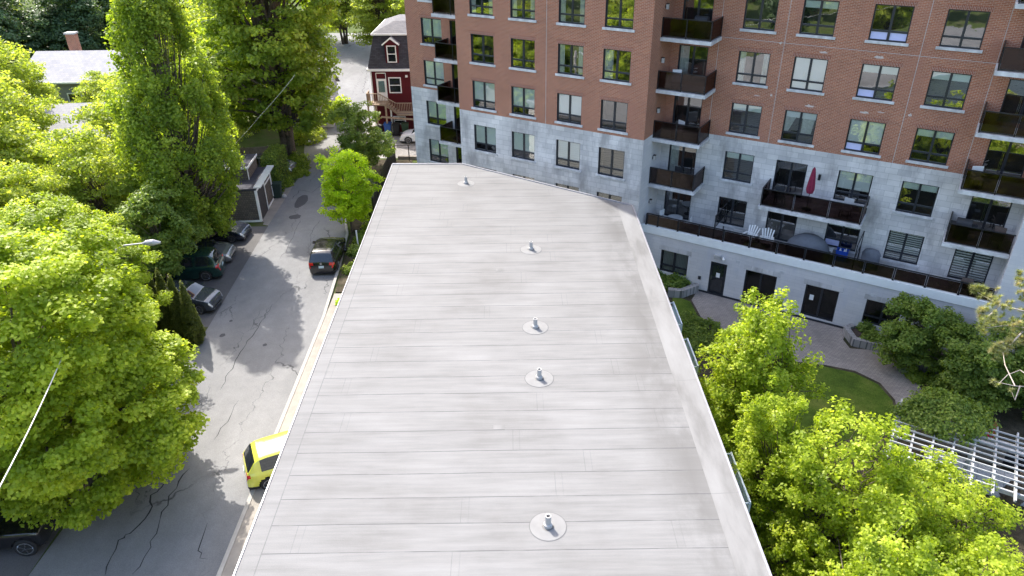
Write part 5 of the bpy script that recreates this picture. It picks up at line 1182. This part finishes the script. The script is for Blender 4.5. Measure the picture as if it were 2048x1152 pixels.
b2 = [(2.2, 2.6), (5.2, 2.6), (5.2, 6), (2.2, 6)]; b1b = [(.35, .5), (7.15, .5), (7.15, 8.1), (.35, 8.1)]
for i in range(4): j = (i + 1) % 4; mb.face([(*b1b[i], 9.12), (*b1b[j], 9.12), (*b2[j], 9.9), (*b2[i], 9.9)], M['asph_shingle'], [(0, 0), (6, 0), (5, 2.6), (1, 2.6)])
mb.face([(*p, 9.9) for p in b2], M['asph_shingle']); mb.box(.35, 7.15, .46, .5, 8.98, 9.12, M['white']); mb.box(.31, .35, .46, 8.1, 8.98, 9.12, M['white']); mb.build('upper_roof', rh)
def hwin(par, x0, x1, y, z0, z1):
    mb = MB(); f = .09
    mb.box(x0 - f, x0, y - .06, y - .002, z0 - f, z1 + f, M['white']); mb.box(x1, x1 + f, y - .06, y - .002, z0 - f, z1 + f, M['white']); mb.box(x0, x1, y - .06, y - .002, z0 - f, z0, M['white']); mb.box(x0, x1, y - .06, y - .002, z1, z1 + f, M['white']); mb.box(x0, x1, y - .05, y - .002, (z0 + z1) / 2 - .035, (z0 + z1) / 2 + .035, M['white']); o = mb.build('window', par)
    mb = MB(); mb.box(x0, x1, y - .02, y - .003, z0, z1, M['carglass']); mb.build('pane', o)
hwin(rh, 1.75, 2.75, 0, 3.9, 5.2); hwin(rh, 4.9, 5.8, 0, 3.8, 5.2); hwin(rh, 1.9, 2.9, 0, .9, 1.5); hwin(rh, 4.9, 5.8, 0, .7, 1.9)
mb = MB(); mb.box(.55, 1.4, -.05, -.002, 3.1, 5.15, M['white']); mb.box(.5, .55, -.07, -.002, 3.1, 5.7, M['white']); mb.box(1.4, 1.45, -.07, -.002, 3.1, 5.7, M['white']); mb.box(.55, 1.4, -.06, -.002, 5.65, 5.72, M['white']); d_ = mb.build('door', rh)
mb = MB(); mb.box(.68, 1.27, -.07, -.052, 3.9, 4.95, M['clear']); mb.build('pane', d_)
mb = MB(); mb.box(0, .12, -.03, -.002, 0, 5.9, M['white']); mb.box(1.55, 1.7, -.03, -.002, 0, 2.6, M['white']); mb.build('corner_trim', rh)
# dormer
dm = MB(); dm.box(1.6, 2.8, -.05, 1.2, 6.5, 8.35, M['clap_red']); D_ = dm.build('dormer', rh)
hwin(D_, 1.85, 2.55, -.05, 6.75, 8.1)
mb = MB(); mb.face([(1.4, -.3, 8.3), (2.2, -.3, 8.9), (2.2, 1.6, 8.9), (1.4, 1.6, 8.3)][::-1], M['asph_shingle']); mb.face([(2.2, -.3, 8.9), (3.0, -.3, 8.3), (3.0, 1.6, 8.3), (2.2, 1.6, 8.9)][::-1], M['asph_shingle']); mb.bar((1.4, -.31, 8.27), (2.2, -.31, 8.87), .05, .12, M['white']); mb.bar((2.2, -.31, 8.87), (3.0, -.31, 8.27), .05, .12, M['white']); mb.face([(1.6, -.051, 8.35), (2.8, -.051, 8.35), (2.2, -.051, 8.85)], M['clap_red']); mb.build('dormer_roof', D_)
mb = MB(); mb.box(3.3, 3.5, -.15, -.002, 5.3, 5.5, M['white']); mb.build('flood_light', rh)
# deck and stairs
dk = MB(); W = M['wood']
dk.box(-.3, 1.5, -1.3, -.01, 2.95, 3.08, W); dkk = dk.build('deck', rh)
for (x, y) in ((-.25, -1.25), (1.4, -1.25), (.5, -1.25)): mb = MB(); mb.box(x - .07, x + .07, y - .07, y + .07, 0, 2.949, W); mb.build('post', dkk)
mb = MB()
def balus(a, b, z0a, z0b, hh=1.0):
    a = Vector((*a, 0)); b = Vector((*b, 0)); n = max(2, int((b - a).length / .15))
    mb.bar(a + Vector((0, 0, z0a + hh)), b + Vector((0, 0, z0b + hh)), .09, .05, W); mb.bar(a + Vector((0, 0, z0a + .1)), b + Vector((0, 0, z0b + .1)), .05, .05, W)
    for i in range(n + 1): t = i / n; q_ = a.lerp(b, t); z_ = z0a + (z0b - z0a) * t; mb.bar(q_ + Vector((0, 0, z_ + .1)), q_ + Vector((0, 0, z_ + hh)), .045, .045, W)
balus((-.28, -1.28), (.9, -1.28), 3.08, 3.08); balus((-.28, -1.28), (-.28, -.05), 3.08, 3.08); balus((.9, -1.28), (2.4, -1.28), 3.08, 2.2); balus((2.4, -1.28), (4.3, -1.28), 2.2, 2.2); balus((4.3, -1.28), (5.6, -1.28), 2.2, 3.0)
mb.build('railing', dkk)
mb = MB(); mb.bar((1.4, -.9, 2.9), (2.4, -.9, 2.1), .1, .2, W); mb.box(2.4, 4.4, -1.25, -.1, 2.0, 2.12, W); mb.bar((.9, -1.3, 1.9), (5.8, -1.3, 1.5), .08, .16, W)
for i in range(5): mb.box(1.5 + i * .2, 1.68 + i * .2, -1.2, -.2, 2.88 - i * .16, 2.93 - i * .16, W)
for i in range(5): mb.box(4.42 + i * .2, 4.6 + i * .2, -1.2, -.2, 2.2 + i * .16, 2.25 + i * .16, W)
mb.build('stairs', dkk)
# ------------------------------------------------------------------ left-side houses and sheds
def gable(name, x, y, rz, Lx, Ly, zh, zr, wallm, roofm, label, chim=None):
    r = empty(name, (x, y, 0), rz, label, 'house')
    mb = MB(); mb.box(0, Lx, 0, Ly, 0, zh, wallm)
    for xx in (0, Lx): mb.face([(xx, 0, zh), (xx, Ly, zh), (xx, Ly / 2, zr - .05)], wallm, [(0, zh), (Ly, zh), (Ly / 2, zr)])
    mb.build('wall', r); mb = MB(); o_ = .35; sl = math.hypot(Ly / 2 + o_, zr - zh)
    for sg, y0 in ((1, -o_), (-1, Ly + o_)):
        P = [(-o_, y0, zh - .1), (Lx + o_, y0, zh - .1), (Lx + o_, Ly / 2, zr), (-o_, Ly / 2, zr)]
        if sg < 0: P = P[::-1]
        mb.face(P, roofm, [(0, 0), (Lx, 0), (Lx, sl), (0, sl)] if sg > 0 else [(0, sl), (Lx, sl), (Lx, 0), (0, 0)])
    mb.box(-o_, Lx + o_, -o_ - .06, -o_ + .0, zh - .25, zh - .08, M['white']); rf = mb.build('roof', r)
    for i in range(2): hwin(r, 1 + i * 3.2, 2.2 + i * 3.2, 0, zh * .45, zh * .75)
    if chim:
        mb = MB(); mb.box(chim[0], chim[0] + .9, chim[1], chim[1] + .7, zh, chim[2], M['brick']); mb.box(chim[0] - .08, chim[0] + .98, chim[1] - .08, chim[1] + .78, chim[2] + .001, chim[2] + .15, M['concrete']); mb.build('chimney', rf)
    return r
M['pale_roof'] = brickmat('pale_roofing', (.33, .32, .34), (.27, .27, .29), (.2, .2, .21), .35, .3, .008)
gable('grey_house', -46.5, 71, 0, 11.5, 9, 5.2, 7.0, M['clap_grey'], M['pale_roof'], 'grey house with a pale roof and brick chimney behind the airy trees', (1.9, 6.4, 8.2))
gable('grey_house', -40, 56.5, R(4), 9, 8, 4.2, 5.8, M['clap_grey'], M['pale_roof'], 'nearer grey house with a pale sunlit roof half hidden by leaves')
gable('white_house', -22.5, 71.5, R(5), 5, 6, 3.0, 4.6, M['clap_white'], M['asph_shingle'], 'small white house beyond the elm at the road end')
gable('grey_house', -62, 60, R(20), 10, 8, 5, 7.2, M['clap_grey'], M['asph_shingle'], 'pale roofed house at the far left edge')
sh = gable('garden_shed', -25.6, 32.4, R(6), 5.4, 4.4, 2.4, 3.7, M['shingle'], M['asph_shingle'], 'small shed with a weathered grey shingle roof beside the cedars')
r = empty('board_fence', (-27, 59.6, 0), R(10), 'brown board fence behind the garage', 'fence')
mb = MB(); mb.box(0, 6.5, -.03, .03, 0, 1.9, M['wood']); mb.build('panel', r)
for x in (0, 2.2, 4.4, 6.5): mb = MB(); mb.box(x - .06, x + .06, -.1, -.031, 0, 2.0, M['wood']); mb.build('post', r)
r = empty('picket_fence', (-38, 49.5, 0), R(12), 'white picket fence glimpsed below the grey house', 'fence')
mb = MB()
for i in range(40): mb.box(i * .2, i * .2 + .09, -.02, .02, 0, 1.1, M['white'])
mb.build('panel', r)
mb = MB(); mb.box(0, 8, .022, .06, .3, .38, M['white']); mb.box(0, 8, .022, .06, .8, .88, M['white']); mb.build('rail', r)
